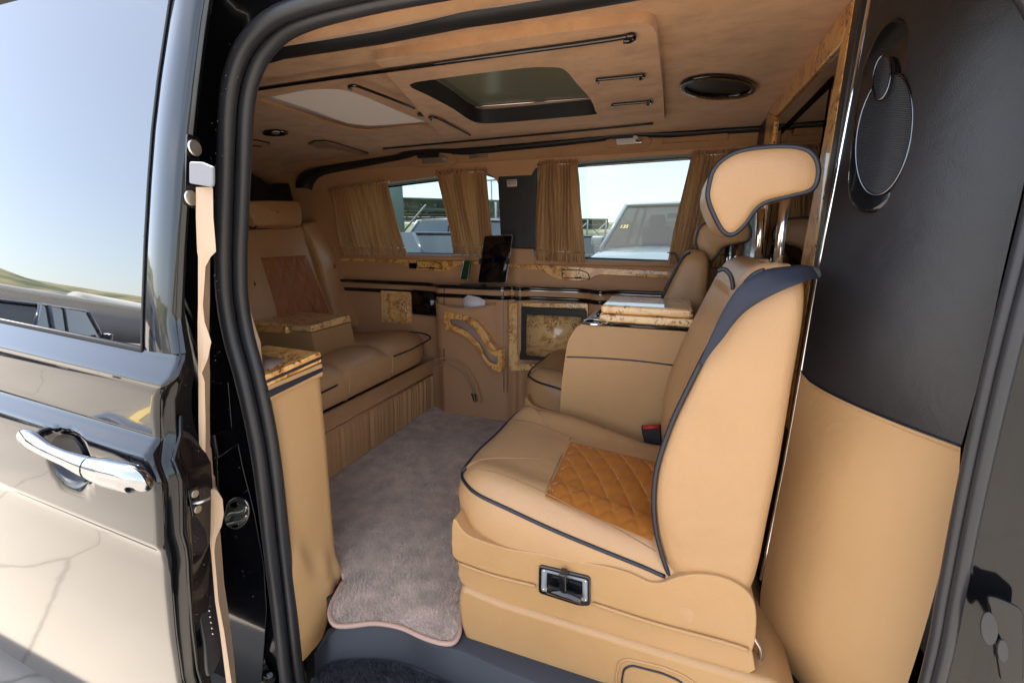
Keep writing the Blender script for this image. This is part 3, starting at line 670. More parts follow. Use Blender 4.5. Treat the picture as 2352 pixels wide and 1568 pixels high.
for i in range(0, len(sp_) - 1, 1):
    a, b = sp_[i], sp_[i + 1]; st.append(tube_geo([a.lerp(b, .15), a.lerp(b, .7)], .0008, 4))
v, f = merge_geo(st); mesh('stitching', v, f, 'stitch', ap, fix=False, kind='stuff')
# speaker pod on the black panel
pA, pB, pC = at(1990, 60, y=1.06), at(2140, 200, y=.97), at(1960, 440, y=1.03)
PN = (pB - pA).cross(pC - pA).normalized()
if PN.y > 0: PN = -PN
PP = (pA + PN * .022, PN)
spd = thing('door_speaker', 'glossy black oval speaker pod with chrome ringed grille high on the black leather panel', 'speaker', tuple(at(2030, 300, pl=PP)))
pod = [(2060, 40), (2085, 55), (2115, 95), (2138, 150), (2143, 200), (2135, 270), (2110, 360), (2065, 440), (2020, 480), (1990, 489), (1965, 480), (1948, 455), (1945, 410), (1955, 300), (1975, 170), (2005, 90), (2035, 50)]
prism('bezel', crom(tr(pod, pl=PP), 3, True), -PN * .03, 'gloss_black', spd, bevel=.007, seg=3)
PP2 = (pA + PN * .026, PN); PP3 = (pA + PN * .034, PN)
big = pxell(2032, 308, 62, 142, 40, .17, pl=PP2); small = pxell(2026, 178, 20, 52, 28, .15, pl=PP3)
for nm, e_ in (('woofer', big), ('tweeter', small)):
    c = sum(e_, V()) / len(e_)
    o = prism(nm + '_grille', e_, -PN * (.004 if nm == 'woofer' else .012), 'grey_plastic', spd, bevel=.001)
    tube('chrome_ring', [p + PN * .001 for p in e_], .0018, 'dark_chrome', o, closed=True)
    gm = []
    ax = (e_[0] - c); ay = (e_[len(e_) // 4] - c)
    for i in range(-28 if nm == 'woofer' else -10, 29 if nm == 'woofer' else 11):
        s = i / (29.0 if nm == 'woofer' else 11.0); wdt = math.sqrt(max(0, 1 - s * s)) * .97
        gm.append(tube_geo([c + ay * s - ax * wdt + PN * .001, c + ay * s + ax * wdt + PN * .001], .0009, 4))
    v, f = merge_geo(gm); mesh('grille_ribs', v, f, 'rubber', o, fix=False)

# =================================================================== DOOR OPENING: seal and jamb
YS = .75
sp = [at(a, b, y=YS) for a, b in ((668, 1600), (655, 1540), (638, 1400), (620, 1250), (602, 1100), (584, 990), (557, 870), (532, 780), (516, 690), (512, 600), (514, 480), (518, 350), (524, 230), (540, 155), (570, 95), (622, 45), (690, 15), (790, -12), (900, -35))]
sp += [at(a, b, y=YS) for a, b in ((1100, -70), (1400, -118), (1750, -165), (2080, -190), (2280, -150), (2400, -30), (2450, 130), (2440, 330), (2386, 560), (2328, 780), (2280, 980), (2236, 1180), (2196, 1380), (2156, 1568))]
sp += [V((sp[-1].x, YS, -.1)), V((sp[-1].x - .03, YS, -.33)), V((sp[0].x + .05, YS, -.33))]
sp = crom(sp, 5, True)
def lobe(cn, cd, r, a0=0, a1=360, n=14): return [(cn + r * math.cos(R(a0 + (a1 - a0) * i / n)), cd + r * math.sin(R(a0 + (a1 - a0) * i / n))) for i in range(n + 1)]
def sweep2(name, path, proff, mat, parent):
    P = path; N_ = len(P); rows = []
    for i, p in enumerate(P):
        t = P[(i + 1) % N_] - P[i - 1]; t = V((t.x, 0, t.z)).normalized(); nn = V((0, 1, 0)).cross(t); k = min(1, max(0, (p.x + .95) / 1.4))
        rows.append([p + nn * a + V((0, b, 0)) for a, b in proff(k)])
    rows.append(rows[0]); return grid(name, rows, mat, parent)
def mixl(A_, B_): return lambda k: [(a[0] + (b[0] - a[0]) * k, a[1] + (b[1] - a[1]) * k) for a, b in zip(A_, B_)]
sweep2('door_seal', sp, mixl(lobe(0, 0, .0175), lobe(0, 0, .0088)), 'rubber', van)
sweep2('inner_seal', sp, mixl(lobe(.011, .034, .0165), lobe(.010, .010, .0085)), 'rubber', van)
sweep2('seal_flange', sp, mixl([(.012, .045), (-.01, .07), (-.05, .10)], [(.012, .018), (.0, .04), (-.03, .08)]), 'rubber', van)
sweep2('door_jamb', sp, mixl([(.004, .025), (-.03, .022), (-.05, .012), (-.075, .012), (-.09, -.004), (-.13, -.008), (-.15, .0), (-.22, .0)], [(.002, .012), (-.014, .010), (-.024, .006), (-.04, .006), (-.05, -.002), (-.08, -.004), (-.11, .0), (-.20, .0)]), 'jamb_paint', van)
# door sill and step
zl = 0.004
ms = [(722, 1500), (740, 1470), (765, 1438), (850, 1433), (930, 1447), (990, 1478), (1060, 1492), (1150, 1532), (1300, 1590), (1500, 1660)]
E1 = crom([at(a, b, z=.0) for a, b in ms], 4)
ml = [(725, 1560), (740, 1530), (775, 1512), (860, 1508), (930, 1518), (985, 1540), (1050, 1570), (1150, 1620), (1300, 1690), (1500, 1790)]
E2 = crom([at(a, b, z=-.07) for a, b in ml], 4)
grid('door_sill', [[p + V((0, .12, 0)) for p in E1], E1, [a.lerp(b, .12) + V((0, 0, .004)) for a, b in zip(E1, E2)], [a.lerp(b, .6) + V((0, 0, -.004)) for a, b in zip(E1, E2)], E2, [p + V((0, .0, -.12)) for p in E2]], 'grey_plastic', van)
grid('step_tread', [[V((p.x, p.y + .02, -.078)) for p in E2], [V((p.x, .30, -.080)) for p in E2]], 'carpet_dark', van)
E2xy = [(p.x, p.y) for p in E2]
# fuzzy step mat
def fuzz(name, inside, x0, x1, y0_, y1_, z, n, h, wd, mat, parent, lean=.5):
    xs = rng.uniform(x0, x1, n); ys = rng.uniform(y0_, y1_, n)
    keep = np.array([inside(a, b) for a, b in zip(xs, ys)]); xs, ys = xs[keep], ys[keep]; n = len(xs)
    # combed direction drifts over the mat
    dirx = np.sin(xs * 9 + ys * 5) * .6 + rng.normal(0, .8, n); diry = np.cos(xs * 6 - ys * 8) * .6 + rng.normal(0, .8, n)
    hh = h * rng.uniform(.6, 1.2, n); an = rng.uniform(0, math.pi, n); dx, dy = np.cos(an) * wd, np.sin(an) * wd
    v = np.empty((n, 3, 3)); v[:, 0] = np.stack([xs - dx, ys - dy, np.full(n, z)], 1); v[:, 1] = np.stack([xs + dx, ys + dy, np.full(n, z)], 1)
    v[:, 2] = np.stack([xs + dirx * h * lean, ys + diry * h * lean, z + hh], 1)
    me = bpy.data.meshes.new(name); me.vertices.add(n * 3); me.vertices.foreach_set('co', v.reshape(-1)); me.loops.add(n * 3); me.loops.foreach_set('vertex_index', np.arange(n * 3, dtype=np.int32))
    me.polygons.add(n); me.polygons.foreach_set('loop_start', np.arange(0, n * 3, 3, dtype=np.int32)); me.polygons.foreach_set('loop_total', np.full(n, 3, dtype=np.int32)); me.update(); me.validate()
    return link(name, me, mat, parent, kind='stuff', smooth=False)
def before_e2(x, y):
    for (a, b), (c, d) in zip(E2xy, E2xy[1:]):
        if a <= x <= c: return y < b + (d - b) * (x - a) / max(1e-6, c - a) - .004
    return False
fuzz('step_pile', before_e2, -.95, -.20, .45, .80, -.078, 60000, .010, .0012, 'carpet_dark', van)

# carpet
cp = thing('carpet', 'taupe deep pile carpet with pale bound edge covering the cabin floor', 'carpet', (-.8, 1.6, 0))
near_e = crom(tr([(788, 1335), (766, 1375), (757, 1405), (768, 1433), (800, 1436), (860, 1430), (920, 1440), (970, 1462), (1015, 1476), (1045, 1472), (1057, 1440), (1058, 1380)], z=.012), 4)
poly = [V((-1.36, 2.44, .012)), V((-1.36, .935, .012)), V((near_e[0].x - .03, .935, .012))] + near_e + [V((near_e[-1].x + .02, 1.0, .012)), V((.25, 1.0, .012)), V((.25, 2.44, .012))]
prism('backing', poly, (0, 0, -.01), 'carpet', cp, bevel=0)
tube('binding', near_e, .0065, 'carpet_binding', cp)
pxy = [(p.x, p.y) for p in poly]
def inpoly(x, y, P=pxy):
    c = False; j = len(P) - 1
    for i in range(len(P)):
        if (P[i][1] > y) != (P[j][1] > y) and x < (P[j][0] - P[i][0]) * (y - P[i][1]) / (P[j][1] - P[i][1]) + P[i][0]: c = not c
        j = i
    return c
fuzz('pile', inpoly, -1.36, -.40, .76, 2.44, .012, 230000, .009, .0011, 'carpet', cp)

# =================================================================== NEAR CABINET by the door
cb = thing('door_side_cabinet', 'tall tan cabinet with burl top and black trim lines just inside the door opening', 'cabinet', (-1.05, .8, 0))
XC = -.85
body_l = [(600, 912), (612, 1000), (630, 1100), (645, 1200), (655, 1300), (664, 1400), (670, 1470), (680, 1516)]
body_r = [(733, 852), (739, 920), (747, 1000), (754, 1090), (762, 1190), (770, 1270), (783, 1330), (752, 1428)]
rows = []
for (a, b), (c, d) in zip(body_l, body_r):
    p, q = at(a, b, y=.785), at(c, d, y=.93); row = []
    for i in range(13):
        t = i / 12; m_ = p.lerp(q, t); row.append(m_ + V((.006 * math.sin(math.pi * t), 0, 0)))
    # round the far corner and run back
    row += [q + V((-.012, .012, 0)), q + V((-.04, .02, 0)), q + V((-.20, .02, 0))]
    rows.append(row)
rows = finer(rows, 5)
# pressed S-shaped ridge: raised lower field
nr = len(rows)
for i, r_ in enumerate(rows):
    s = i / (nr - 1)
    for j in range(13):
        t = j / 12; edge = .60 - .0 * t + .06 * math.tanh((t - .35) * 9); k_ = 1 / (1 + math.exp(-(s - edge) * 60))
        fade = 1 / (1 + math.exp((t - .80) * 30)); r_[j] = r_[j] + V((.020 * k_ * fade, -.006 * k_ * fade, 0))
grid('cabinet_body', rows, 'plain_tan', cb)
def cband(name, pxs, mat, off):
    ps = [at(a, b, y=(.78 if a < 660 else .935)) + V((off, 0, 0)) for a, b in pxs]; return prism(name, rounded(ps, .004), (-.21, .01, 0), mat, cb, bevel=.004)
cband('lip', [(596, 892), (737, 834), (739, 862), (605, 925)], 'plain_tan', .006)
cband('trim_band', [(599, 902), (735, 842), (735, 852), (604, 916)], 'piping', .012)
cband('burl_edge', [(592, 872), (733, 812), (734, 830), (596, 892)], 'burl', .008)
cband('trim_line', [(594, 878), (734, 817), (734, 823), (595, 884)], 'piping', .011)
tl_, tr__ = at(592, 871, y=.78) + V((.006, -.002, 0)), at(733, 811, y=.935) + V((.006, 0, 0))
top = [tl_, tr__, tr__ + V((-.21, .01, 0)), tl_ + V((-.21, .01, 0))]
TN = (top[1] - top[0]).cross(top[2] - top[0]).normalized(); TN = TN if TN.z > 0 else -TN
prism('burl_top', [p + TN * .0045 for p in top], -TN * .008, 'burl', cb, bevel=.002)
TP = (tl_ + TN * .0055, TN)
prism('inset_tray', rounded(tr([(584, 822), (600, 816), (656, 824), (628, 846), (592, 852)], pl=TP), .006), TN * .001, 'inset', cb, bevel=0)
# pale cap strip of lining in front of the cabinet
pc = tr([(545, 672), (556, 700), (570, 745), (585, 790), (592, 862), (578, 845), (560, 780), (548, 720)], y=.80)
prism('pillar_trim', pc, (0, .02, 0), 'door_card', van, bevel=.004)

# =================================================================== SOFA
sf = thing('sofa', 'brown leather rear bench sofa with quilted back, headrest and black piping', 'sofa', (-1.8, 1.7, 0))
ys = [1.0 + i * .0 for i in range(1)]
YE = 2.245
# seat cushion: loft of front profile along y with rounded end
def sofa_prof(s=1.0, dz=0):
    # (x, z) profile from back over the top to the front underside
    return [(-2.05, .47), (-1.8, .475), (-1.6, .495), (-1.45, .515), (-1.36, .505), (-1.31, .47), (-1.30, .42), (-1.305, .37), (-1.34, .345), (-1.6, .34)]
prof = [(p.x, p.y) for p in crom([V((a, b, 0)) for a, b in sofa_prof()], 3)]
rows = []
yy_ = [1.0, 1.2, 1.4, 1.46, 1.475, 1.49, 1.55, 1.70, 1.78, 1.795, 1.81, 1.9, 2.0, 2.08, 2.14, 2.18, 2.21, 2.235, 2.25]
for y in yy_:
    e = max(0, (y - 2.05) / .20); sh = 1 - (1 - math.sqrt(max(0, 1 - e ** 2))) * .9
    gr = -.006 if y in (1.475, 1.795) else 0
    rows.append([V((-2.05 + (x + 2.05) * (.72 + .28 * sh), y, .42 + (z - .42) * (.55 + .45 * sh) + (gr if z > .42 else 0) + (gr if x < -1.31 else 0))) for x, z in prof])
grid('seat_cushion', rows, 'leather_sofa', sf)
pip = []
for y in (1.0, 1.3, 1.6): pip.append(V((-1.296, y, .40)))
pp_ = crom(tr([(700, 900), (775, 884), (905, 818), (950, 800), (985, 778), (1001, 757), (985, 746), (950, 742)], x=-1.30)[:5], 4)
tube('seat_piping', crom(tr([(905, 818), (945, 802), (980, 783)], x=-1.292) + [V((-1.31, 2.215, .47)), V((-1.38, 2.245, .485)), V((-1.5, 2.252, .485))], 5), .004, 'piping', sf)
tube('seat_piping', crom(tr([(732, 905), (755, 894), (775, 884)], x=-1.292), 4), .004, 'piping', sf)
for (a, b) in (((858, 782), (880, 860)), ((835, 808), (800, 880))):
    pass
# curved seams on the cushion front
for yy0 in (1.475, 1.795):
    q = [V((x + .001, yy0 + .03 * math.sin((z - .35) * 9), z - .004)) for x, z in prof[8:22]]
    tube('seam', q, .0018, 'stitch', sf, n=5)
# base
ba = [(-1.30, .345), (-1.315, .33), (-1.33, .25), (-1.325, .245), (-1.335, .235), (-1.33, .20), (-1.335, .1), (-1.34, .02)]
rows = []
for y in [1.0] + list(np.linspace(1.2, 2.245, 140)):
    row = []
    for k, (x, z) in enumerate(crom([V((a, b, 0)) for a, b in ba], 3)) if False else enumerate([(p.x, p.y) for p in crom([V((a, b, 0)) for a, b in ba], 3)]):
        pl_ = (.008 * math.sin(y * 190 + 2 * math.sin(y * 40)) * (1 if y > 1.88 else .15) - (.010 if min(abs(y - q0) for q0 in (1.45, 1.66, 1.86)) < .009 else 0)) * (1 if z < .225 else 0)
        row.append(V((x + pl_, y, z)))
    rows.append(row)
grid('seat_base', rows, 'leather_sofa', sf)
tube('base_seam', [V((-1.315, y, .335)) for y in (1.0, 1.6, 2.24)], .003, 'piping', sf, n=6)
tube('base_seam', [V((-1.322, y, .238)) for y in (1.0, 1.6, 2.24)], .004, 'lining', sf, n=6)
# backrest : slanted plane
BP = (V((-1.88, 0, .50)), V((1, 0, .42)).normalized())
BN = V((1, 0, .42)).normalized()
def bk(px, off=0): return tr(px, pl=(BP[0] + BN * off, BN))
def cushion(name, px, mat, th, parent, off=0, puff=.02, rings=6, nin=BN, pl=None, sm=4, closed=True):
    pts = crom(tr(px, pl=pl) if pl else bk(px, off), sm, True); c = sum(pts, V()) / len(pts); rows = [[p - nin * th for p in pts]]
    for i in range(rings + 1):
        a = i / rings * math.pi / 2; s = math.cos(a); inset = (1 - math.cos((math.pi / 2 - a))) if False else 0
        rows.append([c + (p - c) * (1 - .0 - (1 - math.cos(a)) * .10) + nin * (puff * math.sin(a)) for p in pts])
    for s in (.75, .5, .25, .04):
        rows.append([c + (p - c) * s * .9 + nin * (puff * (1 + .25 * (1 - s))) for p in pts])
    return grid(name, rows, mat, parent, closed=True)
cushion('back_bolster', [(700, 512), (735, 508), (762, 520), (785, 570), (808, 650), (832, 742), (815, 752), (775, 742), (755, 700), (730, 620), (705, 550), (690, 522)], 'leather_sofa', .12, sf, .0, .03)
cushion('back_bolster', [(520, 540), (556, 524), (572, 540), (600, 620), (632, 730), (630, 775), (560, 790), (520, 760)], 'leather_sofa', .12, sf, .0, .03)
cushion('back_centre', [(560, 520), (620, 516), (686, 518), (705, 570), (730, 650), (760, 735), (700, 760), (640, 765), (622, 720), (590, 610)], 'leather_sofa', .10, sf, -.01, .018)
# upper plain field seam and quilted field with diamond stitching
qpl = (BP[0] + BN * .018, BN)
Q = tr([(592, 592), (704, 586), (762, 732), (642, 752)], pl=qpl)
def quilt(name, Q, nrm_, nu, nv, amp, mat, parent, cells=(6, 5), stitch=True, hf=None, closed=False):
    rows = []
    for i in range(nv + 1):
        v = i / nv; row = []
        for j in range(nu + 1):
            u = j / nu; p = Q[0].lerp(Q[1], u).lerp(Q[3].lerp(Q[2], u), v)
            a_ = (u * cells[0] + v * cells[1]); b_ = (u * cells[0] - v * cells[1])
            h = min(abs(math.sin(math.pi * a_ / 2)), abs(math.sin(math.pi * b_ / 2))) ** .5
            e = min(1, 14 * min(u, 1 - u, v, 1 - v))
            q = hf(p) if hf else p
            row.append(q + nrm_ * (amp * h * e))
        rows.append(row)
    o = grid(name, rows, mat, parent)
    if stitch:
        st = []
        for sgn in (1, -1):
            for k in range(-40, 40):
                seg_ = []
                for i in range(nv * 2 + 1):
                    v = i / (nv * 2)
                    for dd in (-.012, .012):
                        pass
                    u = (2 * k - sgn * v * cells[1]) / cells[0]
                    if .02 < u < .985 and .02 < v < .92:
                        p = Q[0].lerp(Q[1], u).lerp(Q[3].lerp(Q[2], u), v); q = hf(p) if hf else p; seg_.append(q + nrm_ * .0012)
                for dx_ in (-1, 1):
                    for m in range(len(seg_) - 1):
                        if m % 1 == 0:
                            a, b = seg_[m], seg_[m + 1]; t_ = (b - a); sd_ = t_.cross(nrm_).normalized() * (.0026 * dx_)
                            st.append(tube_geo([a.lerp(b, .1) + sd_, a.lerp(b, .75) + sd_], .0008, 4))
        if st:
            v, f = merge_geo(st); mesh('stitching', v, f, 'stitch', o, fix=False, kind='stuff')
    return o
quilt('quilted_field', Q, BN, 60, 48, .010, 'quilt_sofa', sf, (8, 5))
tube('back_piping', crom(bk([(738, 507), (765, 520), (790, 575), (812, 650), (834, 742)], .0), 4), .004, 'piping', sf)
tube('seam', bk([(556, 528), (600, 526), (686, 521)], .016), .002, 'piping', sf, n=5)
# headrest
hp = (V((-2.06, 0, 1.0)), V((1, 0, .2)).normalized())
cushion('headrest', [(548, 468), (575, 464), (640, 464), (672, 466), (682, 480), (684, 512), (676, 522), (620, 522), (575, 522), (566, 505), (552, 490)], 'leather_sofa', .09, sf, 0, .045, nin=V((1, 0, .2)).normalized(), pl=(hp[0], hp[1]))
tube('headrest_piping', crom(tr([(556, 466), (572, 476), (580, 500), (588, 518), (582, 524), (556, 516)], pl=(hp[0] + hp[1] * .03, hp[1])), 4), .004, 'piping', sf)
# black cover and luggage shape behind the sofa
rc = thing('parcel_cover', 'black fabric rear cover bunched up behind the sofa under the rear roof lining', 'cover', (-2.4, 1.9, .9))
cushion('cover_fabric', [(540, 400), (575, 400), (605, 420), (660, 420), (700, 425), (735, 445), (752, 458), (745, 520), (740, 560), (640, 600), (540, 560)], 'black_plastic', .02, rc, 0, .03, nin=V((1, 0, 0)), pl=(V((-2.32, 0, 1)), V((1, 0, 0))), sm=3)
box('latch', at(752, 508, x=-2.25), (.03, .03, .08), 'black_plastic', rc, bevel=.006)
# rear side trim between cover and window
prism('rear_lining', tr([(700, 425), (760, 418), (800, 430), (800, 640), (700, 640)], y=2.292), (0, .004, 0), 'lining', van, bevel=0) if False else None
# fold-down table console on the sofa
bx = thing('armrest_table', 'leather armrest box with thick burl folding table leaves standing on the sofa seat', 'armrest', (-1.6, 1.5, .48))
F = tr([(716, 764), (806, 740), (821, 797), (731, 827)], x=-1.55)
prism('box_body', F, (-.35, -.02, 0), 'leather_mesh', bx, bevel=.006)
G = tr([(714, 748), (803, 723), (807, 738), (716, 763)], x=-1.548)
prism('burl_rim', G, (-.35, -.02, 0), 'burl_pale', bx, bevel=.004)
leaf = tr([(560, 748), (575, 734), (660, 746), (745, 740), (716, 752), (655, 757)], z=.60)
prism('table_leaf', tr([(540, 738), (575, 712), (640, 706), (700, 716), (740, 738), (690, 748), (655, 752), (590, 748)], z=.635), (0, 0, -.03), 'burl', bx, bevel=.004)
prism('table_leaf', tr([(540, 745), (590, 735), (740, 740), (690, 757), (640, 764), (560, 756)], z=.60), (0, 0, -.02), 'burl_pale', bx, bevel=.004)
tube('hinge', crom(tr([(690, 754), (700, 748), (716, 746), (730, 748)], z=.615), 4), .005, 'dark_chrome', bx)

# =================================================================== CENTRE CONSOLE between the chairs
cc = thing('centre_console', 'tan leather console between the two armchairs with two cup holders and burl lid', 'console', (-.1, 1.6, 0))
YN = 1.46; YFc = 1.76
sideo = tr([(1284, 960), (1290, 880), (1298, 820), (1303, 790), (1314, 765), (1332, 746), (1360, 747), (1580, 762)], y=YN)
xb = .2
cpts = crom(sideo, 4)
btm = [V((xb, YN, cpts[-1].z)), V((xb, YN, .0)), V((cpts[0].x + .02, YN, 0))]
prism('console_body', [p for p in cpts] + btm, (0, YFc - YN, 0), 'leather_side', cc, bevel=.022, seg=4)
lidz = cpts[-1].z
tube('seam', crom([p + V((0, -.001, 0)) for p in tr([(1302, 819), (1360, 821), (1450, 827), (1545, 838)], y=YN)], 4), .0025, 'piping', cc, n=6)
tube('top_trim', [V((-.22, YN + .012, lidz + .004)), V((.10, YN + .012, lidz + .004))], .005, 'gloss_black', cc)
o = box('burl_lid', V((-.075, YN + .15, lidz + .022)), (.30, .25, .028), 'burl_pale', cc, bevel=.006)
box('burl_lid', V((-.075, YN + .15, lidz + .052)), (.292, .245, .030), 'burl_pale', cc, bevel=.010, seg=3)
tube('hinge', [V((-.232, YN + .05, lidz + .03)), V((-.232, YN + .25, lidz + .03))], .007, 'dark_chrome', cc)
for yy in (YN + .085, YN + .195):
    c = at(1368 if yy < YN + .1 else 1392, 742 if yy < YN + .1 else 731, z=lidz + .004)
    o = ringp('cup_holder', ell(c, (.044, 0, 0), (0, .044, 0)), ell(c, (.037, 0, 0), (0, .037, 0)), (0, 0, .007), 'chrome', cc, bevel=.002)
    prism('cup_well', ell(c, (.038, 0, 0), (0, .038, 0)), (0, 0, .003), 'gloss_black', o, bevel=0)

# =================================================================== ARMCHAIR
def armchair():
    root = thing('armchair', 'tan leather armchair nearest the door with raised headrest, black piping and quilted seat', 'armchair', (-.15, 1.15, 0), 'rear facing cabin armchairs')
    yn = .885; yfar = 1.42; W = yfar - yn
    # ---- upper shell
    shp = [(1040, 1192), (1060, 1215), (1083, 1233), (1158, 1258), (1237, 1271), (1311, 1287), (1394, 1301), (1450, 1318), (1489, 1336), (1520, 1338), (1551, 1327), (1592, 1319), (1646, 1323), (1696, 1342), (1729, 1374), (1738, 1416), (1735, 1469), (1728, 1496), (1717, 1549), (1518, 1493), (1311, 1429), (1146, 1379), (1060, 1338), (1053, 1290), (1038, 1270)]
    prism('seat_shell', crom(tr(shp, y=yn), 3, True), (0, W, 0), 'leather_side', root, bevel=.022, seg=4)
    # crease across the shell
    lo_ = [(1056, 1345), (1146, 1384), (1311, 1434), (1518, 1498), (1717, 1555), (1790, 1575), (1850, 1640), (1700, 1700), (1400, 1620), (1270, 1572), (1187, 1541), (1104, 1508), (1069, 1479), (1056, 1436), (1050, 1380)]
    prism('seat_plinth', rounded(tr(lo_, y=yn - .012), .02), (0, W + .02, 0), 'leather_side', root, bevel=.025, seg=4)
    tube('shell_crease', crom(tr([(1052, 1292), (1130, 1320), (1230, 1345)], y=yn - .004), 4), [.004] * 9, 'leather_side', root)
    tube('shell_crease', crom(tr([(1362, 1385), (1500, 1430), (1650, 1470), (1720, 1492)], y=yn - .004), 4), .004, 'leather_side', root)
    # recessed hatch in the plinth
    ht = rounded(tr([(1415, 1555), (1422, 1520), (1440, 1512), (1520, 1530), (1570, 1550), (1640, 1600), (1420, 1600)], y=yn - .013), .01)
    tube('hatch_seam', ht, .003, 'leather_side', root, closed=True)
    ht2 = rounded(tr([(1428, 1562), (1433, 1535), (1450, 1527), (1520, 1545), (1560, 1562), (1600, 1600), (1430, 1600)], y=yn - .014), .01)
    tube('hatch_gap', ht2, .0022, 'piping', root, closed=True, n=6)
    # ---- seat cushion: radial grid over a rounded plan outline
    outl = []   # piping curve seen in the photograph (near side, front, far side), closed at the rear
    near_p = tr([(1527, 1323), (1477, 1301), (1373, 1259), (1270, 1216), (1166, 1168)], y=yn + .012)
    corner = [at(1096, 1134, y=yn + .03), at(1067, 1106, y=yn + .06), at(1062, 1088, y=yn + .10)]
    front = [at(a, b, z=.435 + .0 * a) for a, b in ((1070, 1071), (1100, 1034), (1141, 996), (1175, 960), (1196, 942))]
    farp = [V((-.45, 1.405, .44)), V((-.33, 1.42, .44)), V((-.18, 1.42, .40)), V((-.02, 1.42, .34)), V((.12, 1.42, .30))]
    rear = [V((.14, 1.15, .30)), V((.12, yn + .03, .29))]
    near_p = list(near_p)
    crv = crom(near_p + corner + front + farp + rear, 5, True)
    cen = V((-.2, 1.16, .41)); n = len(crv)
    def base_(x): return .452 - .075 * max(0, (x + .55) / .65 - .15) ** 1.1
    def top(x, y):
        v = (y - 1.155) / .265                      # -1 near .. 1 far
        u = (x + .55) / .65                          # 0 front .. 1 rear
        base = .452 - .075 * max(0, u - .15) ** 1.1
        bol = .030 * (1 - math.exp(-(max(0, abs(v) - (.42 + .22 * max(0, u))) / .22) ** 2)) * (1.15 - .2 * u)
        front_ = .010 * math.exp(-((u - .1) / .2) ** 2)
        return base + bol + front_
    rows = [[p + V((0, 0, -.16)) + (cen - p) * .0 for p in crv]]
    rows.append([V((p.x, p.y, p.z - .05)) + V(((p.x - cen.x), (p.y - cen.y), 0)).normalized() * .012 for p in crv])
    rows.append([p for p in crv])
    for s in (.97, .93, .88, .82, .75, .66, .56, .46, .36, .26, .16, .06):
        r_ = []
        for p in crv:
            q = cen + (p - cen) * s; k_ = 1 - s ** 7; zt2 = top(q.x, q.y)
            r_.append(V((q.x, q.y, p.z * (1 - k_) + zt2 * k_)))
        rows.append(r_)
    cush = grid('seat_cushion', rows, 'leather', root, closed=True)
    tube('seat_piping', crv[:int(n * .80)], .0048, 'piping', root)
    # quilted insert with diamond stitching following the cushion surface
    Qd = [at(1312, 1003, z=.445), at(1500, 1072, z=.40), at(1506, 1262, z=.40), at(1252, 1131, z=.445)]
    Qd = [V((-.335, 1.285, 0)), V((.10, 1.285, 0)), V((.10, 1.035, 0)), V((-.335, 1.035, 0))]
    Qd[0] = at(1311, 1004, z=.448); Qd[3] = at(1252, 1131, z=.448); 
    Qd[1] = Qd[0] + V((.36, .02, 0)); Qd[2] = Qd[3] + V((.250, -.040, 0))
    quilt('quilted_insert', Qd, V((0, 0, 1)), 84, 56, .0055, 'quilt_leather', root, (10, 7), hf=lambda p: V((p.x, p.y, min(top(p.x, p.y), base_(p.x) + .007) + .0015)))
    def surf(l, off=.001):
        r_ = []
        for a, b in l:
            q = at(a, b, z=.45)
            for _ in range(6): q = at(a, b, z=top(q.x, q.y))
            r_.append(q + V((0, 0, off)))
        return r_
    for sm_ in ([(1173, 962), (1230, 972), (1311, 1004), (1400, 1040), (1510, 1070)], [(1070, 1073), (1150, 1088), (1252, 1131), (1330, 1170), (1420, 1215), (1506, 1265)], [(1311, 1004), (1290, 1045), (1252, 1131)]):
        tube('seam', crom(surf(sm_, .0), 5), .0013, 'seam_thread', root, n=5)
    # ---- backrest: side profile swept across the width, domed side faces
    fr_ = [(1545, 1326), (1516, 1250), (1503, 1180), (1503, 1110), (1515, 1045), (1545, 960), (1580, 885), (1620, 805), (1660, 732), (1690, 680), (1712, 645), (1735, 622), (1765, 612), (1800, 612), (1830, 625), (1845, 655), (1844, 720), (1832, 800), (1818, 880), (1802, 980), (1785, 1080), (1762, 1190), (1742, 1290), (1725, 1345), (1703, 1372), (1640, 1365), (1590, 1350)]
    sd_ = crom(tr(fr_, y=yn + .035), 4, True); c = V((.10, yn, .62)); m_ = len(sd_)
    cz = sum(sd_, V()) / m_
    rows = []
    ysx = [(0.0, .0), (0.004, .45), (.006, .72), (.010, .86), (.018, .945), (.035, 1.0), (.07, 1.012), (.14, 1.0), (.20, .99), (.27, .985), (.34, .99), (.40, 1.0), (.47, 1.0), (.505, .985), (.52, .92), (.53, .6), (.532, .05)]
    for dy, s in ysx:
        row = []
        for p in sd_:
            q = V((cz.x + (p.x - cz.x) * s, yn + dy, cz.z + (p.z - cz.z) * s))
            if s > .9:   # hollow between the bolsters at the front face
                v = (dy - .27) / .27; fx = 1 if p.x < cz.x + (p.z - cz.z) * .18 else 0
                q.x += fx * .035 * math.exp(-(v / .45) ** 2) * (1 if .42 < p.z < .93 else .3)
                top_ = max(0, p.z - .90); q.z -= top_ * 0
            row.append(q)
        rows.append(row)
    rows[0] = [cz + V((0, yn - cz.y, 0)) + (p - cz) * .02 - V((0, 0, 0)) for p in rows[1]]
    grid('backrest', rows[1:], 'leather', root, closed=True, cap=True)
    # piping down the front edge
    k0 = 0; pf_ = [V((cz.x + (p.x - cz.x) * .985, yn + .022, cz.z + (p.z - cz.z) * .985)) + V((-.002, -.004, 0)) for p in sd_[:4 * 12]]
    tube('back_piping', pf_, .0052, 'piping', root)
    tube('top_piping', crom([at(a, b, y=yn + .10) for a, b in ((1648, 622), (1662, 618), (1675, 628), (1682, 645), (1684, 665))], 4), .0045, 'piping', root)
